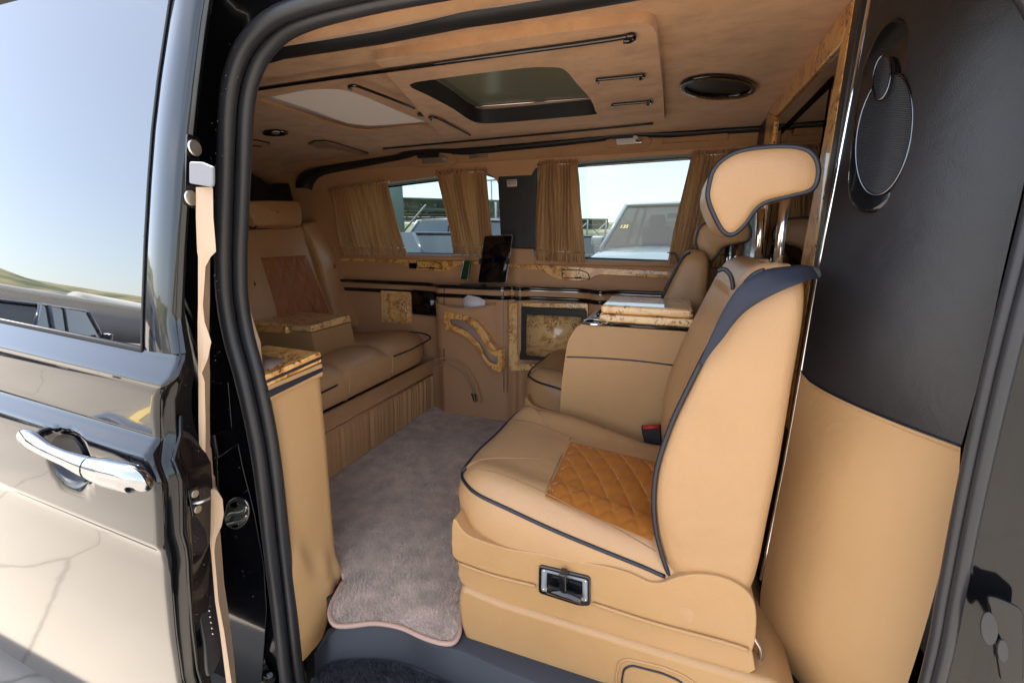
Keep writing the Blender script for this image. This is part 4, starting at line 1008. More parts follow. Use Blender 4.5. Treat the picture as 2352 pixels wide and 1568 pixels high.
    # ---- headrest : end face outline swept in y
    ho = [(1628, 430), (1641, 388), (1675, 358), (1722, 343), (1800, 337), (1850, 344), (1873, 365), (1879, 400), (1866, 434), (1826, 447), (1765, 462), (1735, 481), (1710, 516), (1684, 538), (1662, 532), (1641, 496), (1627, 458)]
    yh = yn + .115
    he = crom(tr(ho, y=yh), 4, True); ch_ = sum(he, V()) / len(he) + V((-.02, 0, .0))
    rows = []
    for dy, s in ((-.012, .60), (-.009, .85), (-.003, .96), (.0, 1.0), (.01, 1.04), (.05, 1.05), (.14, 1.04), (.23, 1.05), (.27, 1.04), (.28, 1.0), (.29, .8), (.292, .3)):
        rows.append([V((ch_.x + (p.x - ch_.x) * s, yh + dy, ch_.z + (p.z - ch_.z) * s)) for p in he])
    grid('headrest', rows, 'leather', root, closed=True, cap=True)
    tube('headrest_piping', [p + V((0, -.001, 0)) for p in he], .0050, 'piping', root, closed=True)
    o = None
    for (a, b), (c1, d1), yy in (((1803, 455), (1786, 612), yn + .19), ((1748, 480), (1741, 600), yn + .36)):
        p, q = at(a, b, y=yy), at(c1, d1, y=yy); tube('headrest_post', [p, q], .0092, 'post_metal', root, n=12)
        box('post_collar', q + V((0, 0, .0)), (.045, .03, .012), 'leather_mesh', root, bevel=.004)
    # ---- lever panel
    L0 = tr([(1237, 1298), (1356, 1326), (1356, 1392), (1330, 1392), (1236, 1362)], y=yn - .006)
    o = prism('lever_panel', rounded(L0, .01), (0, .012, 0), 'gloss_black', root, bevel=.003)
    cL = sum(L0, V()) / 5
    Lr = rounded(tr([(1244, 1306), (1349, 1332), (1349, 1382), (1243, 1356)], y=yn - .0075), .006)
    Li = rounded(tr([(1256, 1314), (1338, 1335), (1338, 1373), (1255, 1350)], y=yn - .0075), .004)
    ringp('metal_frame', Lr, Li, (0, .002, 0), 'wall_grey', o, bevel=.0)
    for a, b in ((1249, 1312), (1344, 1336), (1344, 1378), (1248, 1354)): prism('rivet', pxell(a, b, 2.6, 2.6, 10, y=yn - .0085), (0, .002, 0), 'chrome', o, bevel=0)
    tube('lever', tr([(1258, 1352), (1335, 1376)], y=yn - .022), .010, 'gloss_black', o, n=10)
    prism('button', rounded(tr([(1283, 1318), (1300, 1322), (1300, 1362), (1284, 1358)], y=yn - .032), .004), (0, .025, 0), 'gloss_black', o, bevel=.003)
    # ---- buckle
    bq = tr([(1472, 983), (1517, 981), (1520, 1040), (1508, 1052), (1484, 1035)], y=1.40)
    o = prism('belt_buckle', rounded(bq, .004), (.0, .03, 0), 'black_plastic', root, bevel=.004)
    prism('release_button', tr([(1477, 982), (1513, 980), (1513, 984), (1477, 986)], y=1.398), (0, .02, .001), 'red_plastic', o, bevel=.0)
    return root
ac = armchair()

# second armchair on the far side: copy with its own parts, headrest pushed down
def copy_tree(o, parent=None):
    c = o.copy(); COL.objects.link(c); c.parent = parent
    for chd in list(o.children): copy_tree(chd, c)
    return c
ac2 = copy_tree(ac); ac2.location = ac.location + V((-.13, .90, 0)); ac2.location.x = ac.location.x - .10
ac2['label'] = 'tan leather armchair by the far window with lowered headrest, half hidden behind the centre console'
for chd in ac2.children:
    n = chd.name.split('.')[0]
    if n in ('headrest', 'headrest_piping', 'headrest_post'): chd.location = chd.location + V((.12, -.03, -.10))
    
# seat belt over the near chair
sb = thing('seat_belt', 'black seat belt webbing lying over the shoulder of the near armchair', 'seat belt', (.2, 1.0, .9))
def ribbon(name, c, wd, th, mat, parent):
    v = []; f = []
    for i, (p, s) in enumerate(c): v += [p - s, p + s]
    rows = [[p - s, p + s] for p, s in c]
    o = grid(name, rows, mat, parent); m = o.modifiers.new('t', 'SOLIDIFY'); m.thickness = th; m.offset = 0; return o
upb = [(1878, 618), (1850, 610), (1800, 612), (1750, 622), (1700, 655), (1668, 700), (1645, 745), (1622, 795), (1606, 835)]
lob = [(1886, 640), (1862, 641), (1830, 652), (1780, 674), (1722, 708), (1690, 738), (1662, 775), (1632, 812), (1612, 842)]
yb_ = [1.02, .95, .92, .89, .872, .868, .868, .868, .870]
ylb = [1.0, .91, .872, .866, .864, .864, .864, .866, .868, .874]
Ub = crom([at(a, b, y=y) for (a, b), y in zip(upb, yb_)], 4); Lb = crom([at(a, b, y=y) for (a, b), y in zip(lob, ylb)], 4)
o = grid('webbing', [[a.lerp(b, t) for t in (0, .25, .5, .75, 1)] for a, b in zip(Ub, Lb)], 'webbing', sb); m = o.modifiers.new('t', 'SOLIDIFY'); m.thickness = .0016
prism('belt_guide', rounded(tr([(1820, 612), (1850, 609), (1884, 616), (1888, 634), (1880, 640), (1842, 636)], y=.985), .005), (0, .03, 0), 'black_plastic', sb, bevel=.004)

# items at the floor behind the chair
fl = tr([(1690, 1375), (1760, 1330), (1760, 1480), (1850, 1600), (1700, 1620)], z=.0)
box('rear_floor_trim', (.2, .99, .03), (.12, .25, .05), 'plain_tan', van, bevel=.01)
lo2 = thing('floor_loop', 'chrome tie-down loop on the floor behind the near armchair', 'loop', (.2, .95, .08))
tube('loop_ring', crom(tr([(1700, 1528), (1725, 1532), (1745, 1516), (1746, 1490), (1730, 1462)], y=.93), 5), .005, 'satin_metal', lo2)

# =================================================================== SLIDING DOOR (slid back, outside the body)
dr = bpy.data.objects.new('sliding_door', None); COL.objects.link(dr); dr.parent = van; dr.location = V((-1.5, .5, 0)) - wloc(van); dr['label'] = 'open black sliding door with dark window and chrome handle'
XL = -3.3
def yprof(z):
    P_ = [(-.35, .545), (-.1, .525), (.15, .505), (.30, .494), (.395, .487), (.425, .483), (.445, .476), (.50, .476), (.60, .480), (.628, .484), (.640, .488), (.662, .513), (.672, .515), (.765, .519), (.775, .522), (.815, .552), (.825, .556), (1.62, .682)]
    for (a, b), (c, d) in zip(P_, P_[1:]):
        if a <= z <= c: t = (z - a) / (c - a); return b + (d - b) * t
    return P_[-1][1]
zs = sorted(set([-.35 + i * .02 for i in range(99)] + [.640, .645, .655, .662, .765, .77, .775, .785, .80, .815, .82, .825, .425, .435, .445]))
# front edge of the skin as a function of z (traced on the door surface)
def edge_x(pxs):
    r = []
    for a, b in pxs:
        y = .52
        for _ in range(8): y = yprof(at(a, b, y=y).z)
        p = at(a, b, y=y); r.append((p.z, p.x))
    return sorted(r)
EX = edge_x([(470, -20), (455, 80), (440, 200), (428, 310), (418, 420), (408, 580), (401, 740), (397, 868), (374, 892), (362, 905), (360, 960), (360, 1030), (362, 1120), (366, 1200), (383, 1300), (385, 1345), (396, 1460), (412, 1568)])
def ex(z):
    if z <= EX[0][0]: return EX[0][1]
    if z >= EX[-1][0]: return EX[-1][1] + (z - EX[-1][0]) * (EX[-1][1] - EX[-2][1]) / (EX[-1][0] - EX[-2][0])
    for (a, b), (c, d) in zip(EX, EX[1:]):
        if a <= z <= c: return b + (d - b) * (z - a) / (c - a)
RISE = .055   # the waist line climbs a little towards the rear
# handle cup
hy = .48
def dpt(px, py, off=0):
    y = .5
    for _ in range(8):
        q_ = at(px, py, y=y); y = yprof(q_.z - RISE * max(0, -.97 - q_.x)) - off
    return at(px, py, y=y)
cupc = dpt(158, 1055)
def rise(x, z): return RISE * max(0, ex(z) - x)
def skin(x, z):
    y = yprof(z); zz_ = z + rise(x, z); d = math.hypot((x - cupc.x) / .075, (zz_ - cupc.z) / .062)
    if d < 1: y += .040 * (1 - d * d) ** .6
    crv_ = (x + 1.6) ** 2 * .012
    return V((x, y + crv_ * 0, zz_))
rows = []
GB = .828
tcol = [0, .002, .006, .012] + [.02 + i * .009 for i in range(110)] + [1.05, 1.15, 1.3, 1.6, 2.0, 2.4]
for z in zs:
    if z > GB: break
    rows.append([skin(ex(z) - t, z) + V((0, .010 * max(0, 1 - t / .008) ** 2, 0)) for t in tcol])
grid('door_skin', rows, 'car_paint', dr)
# window: glass pane + glossy pillar cover
gx = edge_x([(396, -20), (384, 60), (366, 180), (352, 300), (343, 420), (335, 560), (330, 700), (328, 790), (322, 826), (300, 842), (270, 838)])
def gxx(z):
    t = [(p[0], p[1]) for p in gx if True]; t = sorted(t)
    if z >= t[-1][0]: return t[-1][1]
    if z <= t[0][0]: return t[0][1]
    for (a, b), (c, d) in zip(t, t[1:]):
        if a <= z <= c and c > a: return b + (d - b) * (z - a) / (c - a)
zg = [GB + i * .02 for i in range(43)]
rows = []
for z in zg:
    a, b = ex(z), gxx(z); rows.append([V((a - .000, yprof(z) + .012, z)), V((a - .003, yprof(z) + .003, z))] + [V((a + (b - a) * t, yprof(z) - .006 * math.sin(math.pi * t), z)) for t in (.08, .2, .35, .5, .65, .8, .92, 1)])
grid('pillar_cover', rows, 'car_paint', dr)
rows = [[V((gxx(z) - .004 + (XL - gxx(z)) * t, yprof(z) + .002 - .005 * math.sin(math.pi * min(1, t)), z)) for t in [i / 30 for i in range(31)]] for z in zg]
for i, z in enumerate(zg): rows[i][0] = V((gxx(z) - .003, yprof(z) + .002, z))
rows = [[V((p.x, p.y, p.z + RISE * max(0, gxx(z) - p.x))) for p in r_] for z, r_ in zip(zg, rows)]
grid('door_glass', rows, 'door_glass', dr)
grid('glass_backing', [[p + V((0, .02, 0)) for p in r_[::6]] for r_ in rows], 'black_plastic', dr)
tube('glass_seal', [V((gxx(z) - .0005, yprof(z) - .002, z)) for z in zg], .0022, 'rubber', dr, n=6)
tube('glass_seal', [V((gxx(GB), yprof(GB) - .001, GB)), V((XL, yprof(GB) - .001, GB + RISE * (gxx(GB) - XL)))], .006, 'rubber', dr, n=6)
# door end face and inner lining
ein = [(480, -20), (474, 100), (466, 300), (456, 420), (452, 600), (449, 700), (456, 870), (466, 960), (472, 1100), (478, 1250), (488, 1400), (500, 1568)]
rows = []
zz2 = [-.3 + i * .04 for i in range(51)]
rows = []
for z in zz2:
    x = ex(z); y = yprof(z)
    lower = z < .78
    seq = [(0, .008), (-.004, .02), (0.002, .028), (.006, .034), (.012, .038), (.012, .044), (.004, .050), (0, .06), (0.0, .105)] if lower else [(0, .010), (-.010, .016), (-.012, .03), (-.012, .045), (-.012, .06), (-.012, .07), (-.014, .08), (-.014, .09), (-.014, .105)]
    k_ = max(.025, .580 + max(0, z - .75) * .10 - y) / .100
    rows.append([V((x + a, y + b * k_, z)) for a, b in seq])
grid('end_face', rows, 'jamb_paint', dr)
for k_, (dx, dyy, rr) in enumerate(((.010, .037, .005),)):
    tube('edge_ridge', [V((ex(z) + dx, yprof(z) + dyy, z)) for z in zz2 if z < .74], rr, 'jamb_paint', dr, n=10)
# inner card (tan lining) seen edge-on behind the end face
def yc(z): return .580 + max(0, z - .75) * .10
card = [(450, 487, 430), (450, 489, 434), (450, 490, 500), (452, 495, 560), (453, 496, 578), (455, 484, 590), (455, 472, 612), (455, 466, 700), (454, 470, 740), (454, 480, 768), (454, 485, 785), (455, 478, 822), (455, 464, 856), (456, 470, 876), (456, 472, 960), (458, 472, 1050), (461, 475, 1058), (466, 477, 1118), (470, 498, 1126), (472, 511, 1145), (474, 514, 1180), (478, 509, 1207), (481, 496, 1236), (484, 492, 1262), (494, 502, 1380), (505, 515, 1450), (520, 532, 1568), (527, 540, 1640)]
rows = []
for l_, r_, py in card:
    z = .8
    for _ in range(8): z = at(l_, py, y=yc(z)).z
    p, q = at(l_, py, y=yc(z)), at(r_, py, y=yc(z) + .004)
    rows.append([p + V((-.03, .045, 0)), p + V((-.003, .006, 0)), p, p.lerp(q, .5) + V((0, -.001, 0)), q, q + V((-.003, .001, 0)), q + V((-.02, .010, 0)), p + V((-.03, .046, 0))])
grid('inner_card', rows, 'door_card', dr, smooth=False)
# fittings on the end face
def efp(px, py, dx=.002):
    z = .8
    for _ in range(6):
        p = at(px, py, x=ex(z) + dx); z = p.z
    return p
def bolt(px, py, r, parent, mat='zinc'):
    c = efp(px, py, .0); o = prism('bolt', ell(c, (0, r, 0), (0, 0, r), 20), (.006, 0, 0), mat, parent, bevel=.001)
    return o
o = prism('guide_plate', rounded([efp(430, 305), efp(460, 318), efp(451, 482), efp(424, 470)], .006), (-.004, 0, 0), 'gloss_black', dr, bevel=.001)
for a, b in ((445, 340), (437, 455)):
    c = efp(a, b, .004); prism('bolt', ell(c, (0, .0125, 0), (0, 0, .0145), 20), (.005, 0, 0), 'zinc', dr, bevel=.002)
    
o = prism('striker_block', rounded(tr([(434, 371), (462, 372), (488, 383), (488, 424), (484, 430), (434, 421)], y=.60), .004), (0, .006, 0), 'wall_grey', dr, bevel=.002)
c = efp(447, 1150, .004)
o = box('catch_plate', c, (.006, .022, .062), 'jamb_paint', dr, bevel=.002)
for dz in (.018, -.018): prism('bolt', ell(c + V((.003, 0, dz)), (0, .0075, 0), (0, 0, .0085), 16), (.004, 0, 0), 'zinc', dr, bevel=.001)
tube('catch_loop', crom([c + V((.003, -.006, 0)), c + V((.016, .002, 0)), c + V((.018, .02, 0))], 4), .0035, 'zinc', dr)
# rubber gaiter with rivets
gt = crom([at(a, b, x=ex(.1) + .016) for a, b in ((452, 1280), (470, 1266), (490, 1272), (498, 1300), (503, 1400), (512, 1480), (500, 1530), (478, 1552), (470, 1480), (455, 1400), (444, 1330))], 4, True)
o = prism('rubber_gaiter', gt, (-.012, 0, 0), 'rubber', dr, bevel=.005, seg=3)
for i, (a, b) in enumerate([(468, 1292), (470, 1307), (472, 1322), (473, 1336), (476, 1350), (482, 1402), (484, 1416), (486, 1429), (488, 1442), (490, 1455)]):
    prism('rivet', pxell(a, b, 2.2, 2.2, 8, x=ex(.1) + .018), (-.003, 0, 0), 'chrome', o, bevel=0)
for pp_, yy in (([(474, 882), (523, 876), (532, 984), (480, 1004)], .7385), ([(498, 1052), (546, 1018), (556, 1070), (584, 1180), (606, 1300), (612, 1400), (600, 1568), (545, 1568), (520, 1400), (505, 1250)], .7385)):
    prism('jamb_plate', rounded(tr(pp_, y=yy), .006), (0, .002, 0), 'car_paint', van, bevel=.001)
# striker on the body jamb
sj = thing('door_striker', 'zinc plated door striker bolted to the black jamb beside the rubber seal', 'striker', tuple(at(543, 1180, y=.715)))
prism('base_plate', crom(tr([(520, 1160), (530, 1147), (545, 1143), (562, 1150), (570, 1168), (568, 1190), (556, 1208), (540, 1215), (522, 1208), (514, 1190)], y=.715), 3, True), (0, .006, 0), 'zinc', sj, bevel=.002)
tube('striker_loop', crom(tr([(522, 1192), (530, 1180), (548, 1178), (562, 1172), (566, 1162)], y=.700), 5), .0045, 'zinc', sj)
tube('striker_loop', crom(tr([(524, 1204), (540, 1200), (556, 1196), (566, 1182)], y=.704), 5), .004, 'zinc', sj)
for a, b in ((540, 1158), (541, 1204)): prism('bolt', pxell(a, b, 9, 7, 12, y=.712), (0, -.003, 0), 'dark_chrome', sj, bevel=.001)
# front latch pocket on the right-hand jamb
gl = thing('jamb_grommet', 'round black rubber grommet plate on the door jamb at the lower right', 'grommet', tuple(at(2290, 1450, y=.72)))
o = prism('plate', rounded(tr([(2268, 1368), (2300, 1376), (2352, 1400), (2352, 1568), (2300, 1568)], y=.72), .01), (0, .006, 0), 'jamb_paint', gl, bevel=.003)
prism('grommet', pxell(2270, 1440, 20, 38, 24, -.1, y=.715), (0, -.003, 0), 'rubber', gl, bevel=.001)
prism('grommet', pxell(2300, 1490, 13, 26, 24, -.1, y=.715), (0, -.004, 0), 'rubber', gl, bevel=.001)
# door handle
cup = []
for s_ in (1, .93, .84, .7, .5, .25, .03):
    cup.append([V((cupc.x + .062 * s_ * math.cos(t), yprof(cupc.z - .012 + .055 * s_ * math.sin(t)) - .0015 + .030 * (1 - s_ ** 4), cupc.z + .055 * s_ * math.sin(t))) for t in np.linspace(0, 2 * math.pi, 33)[:-1]])
grid('handle_cup', cup, 'piping', dr, closed=True)
hpx = [(47, 1010), (56, 1002), (75, 1012), (110, 1034), (150, 1052), (200, 1072), (250, 1086), (300, 1098), (322, 1108), (329, 1118)]
hr = [.008, .0165, .019, .0155, .016, .022, .0285, .0290, .024, .010]
hoff = [.012, .024, .036, .042, .044, .042, .040, .038, .032, .022]
hpth = [dpt(a, b, o_) for (a, b), o_ in zip(hpx, hoff)]
hp2 = crom(hpth, 6); rr = []
for i in range(len(hp2)):
    t = i / (len(hp2) - 1) * (len(hr) - 1); k = min(int(t), len(hr) - 2); rr.append(hr[k] + (hr[k + 1] - hr[k]) * (t - k))
v, f = [], []
n_ = 16
for i, p in enumerate(hp2):
    t = (hp2[min(i + 1, len(hp2) - 1)] - hp2[max(i - 1, 0)]).normalized(); a = V((0, 1, 0)); b = t.cross(a).normalized()
    for k in range(n_):
        q_ = 2 * math.pi * k / n_; v.append(p + a * rr[i] * .72 * math.cos(q_) + b * rr[i] * math.sin(q_))
f = [(i * n_ + k, i * n_ + (k + 1) % n_, (i + 1) * n_ + (k + 1) % n_, (i + 1) * n_ + k) for i in range(len(hp2) - 1) for k in range(n_)] + [tuple(range(n_)), tuple(range((len(hp2) - 1) * n_, len(hp2) * n_))]
mesh('door_handle', v, f, 'handle_chrome', dr)
kp = int(len(hp2) * .58); p = hp2[kp]; t = (hp2[kp + 1] - hp2[kp]).normalized(); b = t.cross(V((0, 1, 0))).normalized()
tube('handle_joint', [p + V((0, 1, 0)) * rr[kp] * .74 * math.cos(q_) + b * rr[kp] * 1.01 * math.sin(q_) for q_ in np.linspace(0, 2 * math.pi, 20)[:-1]], .0008, 'piping', dr, closed=True, n=5)
# water drops on the dark paint
dv, df = [], []
ico = [(0, 0, 1)] + [(math.cos(a) * .85, math.sin(a) * .85, .45) for a in np.linspace(0, 2 * math.pi, 7)[:-1]] + [(math.cos(a), math.sin(a), 0) for a in np.linspace(0, 2 * math.pi, 7)[:-1]]
def drop(c, n_, r):
    n_ = V(n_).normalized(); a = n_.cross(V((0, 0, 1))).normalized(); b = n_.cross(a); o_ = len(dv)
    for x, y, z in ico: dv.append(c + (a * x + b * y) * r + n_ * z * r * .6)
    for i in range(6):
        j = (i + 1) % 6; df.append((o_, o_ + 1 + i, o_ + 1 + j)); df.append((o_ + 1 + i, o_ + 7 + i, o_ + 7 + j, o_ + 1 + j))
for _ in range(140):
    z = random.uniform(0, 1.45); drop(V((ex(z) + (.0005 if z < .78 else -.0115), yprof(z) + random.uniform(.05, .095), z)), (1, 0, 0), random.uniform(.0006, .0016))
for _ in range(70):
    z = random.uniform(.0, .95); drop(V((-.98 - random.uniform(.04, .14), .7372, z)), (0, -1, 0), random.uniform(.0006, .0022))
mesh('water_drops', dv, df, 'water_drop', van, fix=False, kind='stuff')

# =================================================================== OUTSIDE: cars, canopy, buildings, hills
def car(name, label, loc, rot, col, Lc=4.6, Wd=1.85, H=1.65, kind='suv', group=None):
    root = thing(name, label, 'car', (0, 0, 0), group)
    hb = H * (.66 if kind == 'pickup' else .60)
    if kind == 'suv': st_ = [(0, .55, .35, .80), (.02, .62, .25, .90), (.10, hb * .86, .2, .97), (.26, hb * .93, .2, 1), (.32, hb, .2, 1), (.90, hb, .2, 1), (.97, hb * .95, .22, .97), (1, hb * .80, .35, .90)]
    elif kind == 'pickup': st_ = [(0, .70, .40, .86), (.015, .95, .32, .94), (.06, hb * .97, .28, .98), (.26, hb * 1.0, .28, 1), (.30, hb, .28, 1), (.90, hb, .3, 1), (.98, hb * .97, .32, .97), (1, hb * .90, .4, .95)]
    else: st_ = [(0, .5, .3, .78), (.02, .58, .22, .88), (.08, hb * .80, .2, .96), (.25, hb * .92, .18, 1), (.32, hb, .18, 1), (.80, hb * 1.02, .18, 1), (.97, hb * .98, .22, .95), (1, hb * .8, .35, .86)]
    rows = []
    for u, ht, zb_, ww in st_:
        x = Lc / 2 - u * Lc; w_ = Wd / 2 * ww
        rows.append([V((x, a * w_, zb_ + (ht - zb_) * b)) for a, b in ((-.88, 0), (-.98, .12), (-1, .45), (-.985, .75), (-.93, .94), (-.82, 1.0), (-.4, 1.03), (0, 1.04), (.4, 1.03), (.82, 1.0), (.93, .94), (.985, .75), (1, .45), (.98, .12), (.88, 0))])
    grid('body', rows, col, root, closed=True, cap=True, sub=1)
    gh = {'suv': [(.25, 0), (.39, 1), (.88, .98), (.985, .05)], 'pickup': [(.25, 0), (.37, 1), (.66, 1), (.72, 0)], 'sedan': [(.27, 0), (.42, 1), (.70, .98), (.86, 0)]}[kind]
    zb0 = hb * .985
    def gp(u, hh, side, s=0.0): return V((Lc / 2 - u * Lc, side * Wd / 2 * (.93 - .20 * hh) * (1 + s), zb0 + (H - zb0) * hh))
    A_ = [gp(u, h, -1) for u, h in gh]; B_ = [gp(u, h, 1) for u, h in gh]
    mesh('glasshouse', A_ + B_, [(0, 1, 2, 3), (4, 7, 6, 5), (0, 4, 5, 1), (1, 5, 6, 2), (2, 6, 7, 3)], 'cab_glass' if kind == 'pickup' else 'car_glass', root, bevel=0 if kind == 'pickup' else .03, smooth=False)
    rf = [gp(gh[1][0] - .01, 1.0, -1), gp(gh[1][0] - .01, 1.0, 1), gp(gh[2][0] + .015, gh[2][1], 1), gp(gh[2][0] + .015, gh[2][1], -1)]
    prism('roof', [p - V((0, 0, .03)) for p in rf], (0, 0, .06), col, root, bevel=.03)
    for sd2 in (-1, 1):
        for (u0, h0), (u1, h1) in ((gh[0], gh[1]), (gh[2], gh[3])): tube('roof_pillar', [gp(u0, h0, sd2, .01), gp(u1, h1, sd2, .01)], .04, col, root, n=6)
        um = (gh[1][0] + gh[2][0]) / 2 + .02; tube('door_pillar', [gp(um + .01, 0, sd2, .005), gp(um, 1, sd2, .005)], .03, 'gloss_black', root, n=6)
        if kind == 'suv': tube('door_pillar', [gp(.80, 0, sd2, .005), gp(.80, 1, sd2, .005)], .05, col, root, n=6)
        mp_ = gp(gh[0][0] + .05, .12, sd2, .16); box('wing_mirror', mp_ + V((0, .02 * sd2, .04)), (.12, .22, .16), col, root, bevel=.04, seg=3)
        tube('window_sill', [gp(gh[0][0] + .01, .0, sd2, .012), gp(gh[3][0] - .01, .0, sd2, .012)], .012, 'chrome', root, n=6)
        for u in (.17, .80):
            c = V((Lc / 2 - u * Lc, sd2 * (Wd / 2 - .10), .34)); r_ = .36
            o = prism('wheel', ell(c, (r_, 0, 0), (0, 0, r_), 28), (0, .20 * sd2 * .55, 0), 'tyre', root, bevel=.03)
            prism('rim', ell(c + V((0, .11 * sd2, 0)), (r_ * .66, 0, 0), (0, 0, r_ * .66), 20), (0, .012 * sd2, 0), 'silver', o, bevel=.005)
        box('headlight', V((Lc / 2 - .10, sd2 * Wd * .38, hb * .72)), (.16, .36, .16), 'lamp_lens', root, bevel=.03)
        box('tail_lamp', V((-Lc / 2 + .20, sd2 * Wd * .44, hb * 1.13)), (.46, .24, .16), 'tail_lamp', root, bevel=.03)
        if kind == 'suv': tube('roof_bar', [gp(.42, 1.03, sd2), gp(.85, 1.02, sd2)], .02, 'satin_metal', root, n=6)
    box('grille', V((Lc / 2 - .02, 0, hb * .60)), (.06, Wd * .5, .22), 'gloss_black', root, bevel=.02)
    if kind == 'pickup':
        box('dashboard', V((Lc / 2 - .31 * Lc, 0, zb0 + .02)), (.35, Wd * .78, .10), 'black_plastic', root, bevel=.03)
        for sy in (-.4, .4):
            box('seat_back', V((Lc / 2 - .52 * Lc, sy, zb0 + .12)), (.16, .5, .5), 'black_plastic', root, bevel=.06); box('seat_headrest', V((Lc / 2 - .52 * Lc, sy, zb0 + .47)), (.12, .28, .2), 'black_plastic', root, bevel=.05)
        tube('steering_wheel', ell(V((Lc / 2 - .37 * Lc, .4, zb0 + .14)), (0, .19, 0), (.08, 0, .17), 24), .018, 'black_plastic', root, closed=True)
        box('rear_mirror', V((Lc / 2 - .39 * Lc, 0, H - .18)), (.04, .26, .08), 'black_plastic', root, bevel=.02)
        box('cab_back', V((Lc / 2 - .69 * Lc, 0, zb0 + .1)), (.05, Wd * .8, .5), 'black_plastic', root, bevel=.02)
        for sy in (-.35, .3): tube('wiper', [V((Lc / 2 - .255 * Lc, sy, zb0 + .03)), V((Lc / 2 - .28 * Lc, sy + .55, zb0 + .10))], .01, 'black_plastic', root, n=5)
    root.location = loc; root.rotation_euler = (0, 0, R(rot)); return root
# positions by true distance; heading = direction the nose points
def gpos(px, dist):
    d = ray(px, 540); d.z = 0; d.normalize(); return (d.x * dist, d.y * dist, GZ)
truck = car('pickup_truck', 'silver grey pickup truck facing the van, close outside the front far window', gpos(1560, 8.4), -98, 'white_car', 5.2, 2.1, 2.0, 'pickup')
car('parked_car', 'dark sedan parked outside the left far window between the curtains', gpos(985, 10.5), -22, 'dark_car', 4.7, 1.85, 1.56, 'sedan')
car('parked_car', 'silver estate car with roof bars parked behind the dark sedan', gpos(1030, 14), 162, 'silver_car', 4.9, 1.9, 1.95, 'suv')
car('parked_car', 'grey car just left of the silver pickup truck', gpos(1372, 15), -80, 'grey_car', 4.6, 1.85, 1.5, 'suv')
car('parked_car', 'dark car far behind the grey car outside the right far window', gpos(1392, 26), -85, 'navy_car', 4.6, 1.85, 1.5, 'suv')
car('parked_car', 'blue car seen past the curtain just left of the window pillar', gpos(1140, 20), -75, 'navy_car', 4.6, 1.85, 1.6, 'suv')
# green building corner
bl = thing('green_building', 'tall green grey building corner outside the left far window', 'building', gpos(880, 24))
q = V(gpos(872, 22)); box('wall', q + V((-1.4, 0, 4)), (3.6, 3, 8), 'green_wall', bl, bevel=0); box('corner_strip', q + V((.52, -1.45, 4)), (.3, .2, 8), 'wall_grey', bl, bevel=0)
# canopies
def canopy(px0, px1, d0, d1, zt2, label):
    c = thing('car_port', label, 'canopy', gpos((px0 + px1) / 2, (d0 + d1) / 2)); a, b, cc_, d = V(gpos(px0, d0)), V(gpos(px1, d0 * 1.05)), V(gpos(px1, d1)), V(gpos(px0, d1))
    prism('roof_sheet', [p + V((0, 0, zt2)) for p in (a, b, cc_, d)], (0, 0, .12), 'canopy', c, bevel=0)
    for i in range(9):
        t = i / 8; p, q2 = a.lerp(b, t) + V((0, 0, zt2 - .25)), d.lerp(cc_, t) + V((0, 0, zt2 - .25)); tube('rafter', [p, q2], .09, 'canopy', c, n=4)
    for j in range(6):
        t = j / 5; p, q2 = a.lerp(d, t) + V((0, 0, zt2 - .45)), b.lerp(cc_, t) + V((0, 0, zt2 - .45)); tube('truss', [p, q2], .07, 'canopy', c, n=4)
    for t in (.05, .5, .95):
        for e0, e1 in ((a, b),):
            p = e0.lerp(e1, t); tube('post', [p, p + V((0, 0, zt2))], .09, 'wall_grey', c, n=6); tube('brace', [p + V((0, 0, zt2 - 1.8)), p + V((1.6, 0, zt2 - .3))], .05, 'wall_grey', c, n=4); tube('brace', [p + V((0, 0, zt2 - 1.8)), p + V((-1.6, 0, zt2 - .3))], .05, 'wall_grey', c, n=4)
canopy(905, 1150, 24, 44, 3.3, 'green steel car port roof on posts behind the parked cars in the left window')
canopy(1300, 1395, 40, 60, 2.9, 'distant flat car port roof beyond the grey car in the right window')
lm = thing('light_mast', 'tall thin light mast with crossbar seen just left of the window pillar', 'mast', gpos(1130, 60)); q = V(gpos(1130, 60))
tube('pole', [q, q + V((0, 0, 8.5))], .10, 'wall_grey', lm, n=6); box('crossbar', q + V((0, 0, 8.5)), (1.6, .2, .2), 'wall_grey', lm, bevel=0)
# distant ridge all round
def ridge(name, r0, h0, a0, a1, seed, mat='hill'):
    rr = random.Random(seed); ph = [rr.uniform(0, 6) for _ in range(6)]; rows = []
    for k in range(9):
        row = []
        for i in range(121):
            a = R(a0 + (a1 - a0) * i / 120); h = h0 * (.55 + .25 * math.sin(a * 3 + ph[0]) + .15 * math.sin(a * 7 + ph[1]) + .05 * math.sin(a * 19 + ph[2]))
            rr_ = r0 * (1 + .10 * k); row.append(V((math.cos(a) * rr_, math.sin(a) * rr_, GZ - 1 + h * math.sin(math.pi / 2 * k / 8) * (1 + .05 * math.sin(a * 40 + k)))))
        rows.append(row)
    return struct(grid(name, rows, mat))
ridge('hills', 420, 34, 20, 170, 3)
ridge('hills', 330, 62, 170, 340, 5)
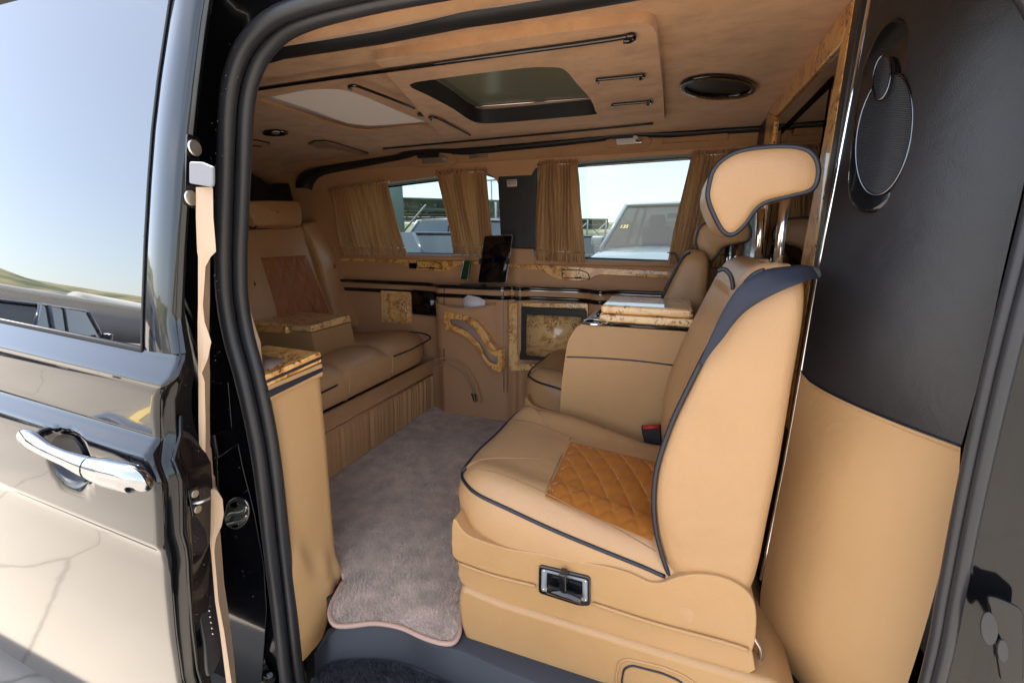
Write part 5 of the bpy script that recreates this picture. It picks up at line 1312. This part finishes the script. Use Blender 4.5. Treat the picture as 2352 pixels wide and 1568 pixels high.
# ---- behind the camera (mirrored in the door)
car('parked_car', 'dark blue crossover with red tail lamps parked behind, mirrored in the door glass', (-13.5, -5.2, GZ), -132, 'navy_car', 4.5, 1.85, 1.66, 'suv')
def shed(x, y, rot, L_, D_, H_, wall, label, name='warehouse'):
    b = thing(name, label, 'building', (x, y, GZ)); m = Matrix.Rotation(R(rot), 3, 'Z'); q = V((x, y, GZ))
    box('wall', q + V((0, 0, H_ / 2)), (L_, D_, H_), wall, b, bevel=0, rot=m)
    prism('roof', [q + m @ V((a * (L_ / 2 + .5), bb * (D_ / 2 + .5), H_)) for a, bb in ((-1, -1), (1, -1), (1, 1), (-1, 1))], (0, 0, .5), 'wall_white', b, bevel=0)
    for i in range(-4, 5):
        box('window', q + m @ V((i * L_ / 10, D_ / 2 + .03, H_ * .6)), (L_ / 18, .05, H_ * .22), 'car_glass', b, bevel=0, rot=m)
shed(-60, -20, 75, 46, 14, 3.6, 'wall_grey', 'long grey warehouse with white roof edge mirrored in the door glass')
shed(-100, -62, 60, 60, 14, 5.2, 'wall_white', 'low white warehouse standing below the hill, mirrored in the door glass')
shed(-75, -80, 40, 30, 12, 5.5, 'wall_white', 'smaller white warehouse further along the hill foot behind the yard')
tk = thing('storage_tank', 'pale horizontal storage tank beside the warehouses mirrored in the door glass', 'tank', (-62, -34, GZ))
tube('tank_shell', [V((-64, -40, 3.2)), V((-60, -30, 3.2))], 1.3, 'wall_white', tk, n=20); box('tank_support', V((-62, -35, .8)), (2, 8, 2.6), 'wall_grey', tk, bevel=0)
an = thing('antenna_pole', 'thin tall antenna pole standing beyond the parked car, mirrored in the door glass', 'pole', (-22, -13, GZ))
tube('pole', [V((-22, -13, GZ)), V((-22, -13, 3)), V((-22.5, -12.6, 5.2))], [.05, .03, .01], 'tyre', an, n=6)
struct(prism('parking_line', [V((-4.5, -.9, GZ + .004)), V((-4.35, -.9, GZ + .004)), V((-7.0, -7, GZ + .004)), V((-7.2, -7, GZ + .004))], (0, 0, .001), 'gold_paint', None, bevel=0, smooth=False))

tx = bpy.data.curves.new('n', 'FONT'); tx.body = '135'; tx.size = .09; tx.extrude = .002; tx.shear = .3; tx.materials.append(M['gold_paint'])
t0 = bpy.data.objects.new('n', tx); COL.objects.link(t0); bpy.context.view_layer.update()
me = bpy.data.meshes.new_from_object(t0.evaluated_get(bpy.context.evaluated_depsgraph_get())); bpy.data.objects.remove(t0)
to = bpy.data.objects.new('windscreen_numerals', me); COL.objects.link(to); to.parent = truck
nz_ = V((-.11, -.79, .61)).normalized(); ux = V((1, -.14, 0)); ux = (ux - nz_ * ux.dot(nz_)).normalized(); uy = nz_.cross(ux)
wp = at(1422, 524, y=7.50); m4 = Matrix((( ux.x, uy.x, nz_.x, wp.x), (ux.y, uy.y, nz_.y, wp.y), (ux.z, uy.z, nz_.z, wp.z), (0, 0, 0, 1)))
bpy.context.view_layer.update(); to.matrix_parent_inverse = truck.matrix_world.inverted(); to.matrix_world = m4
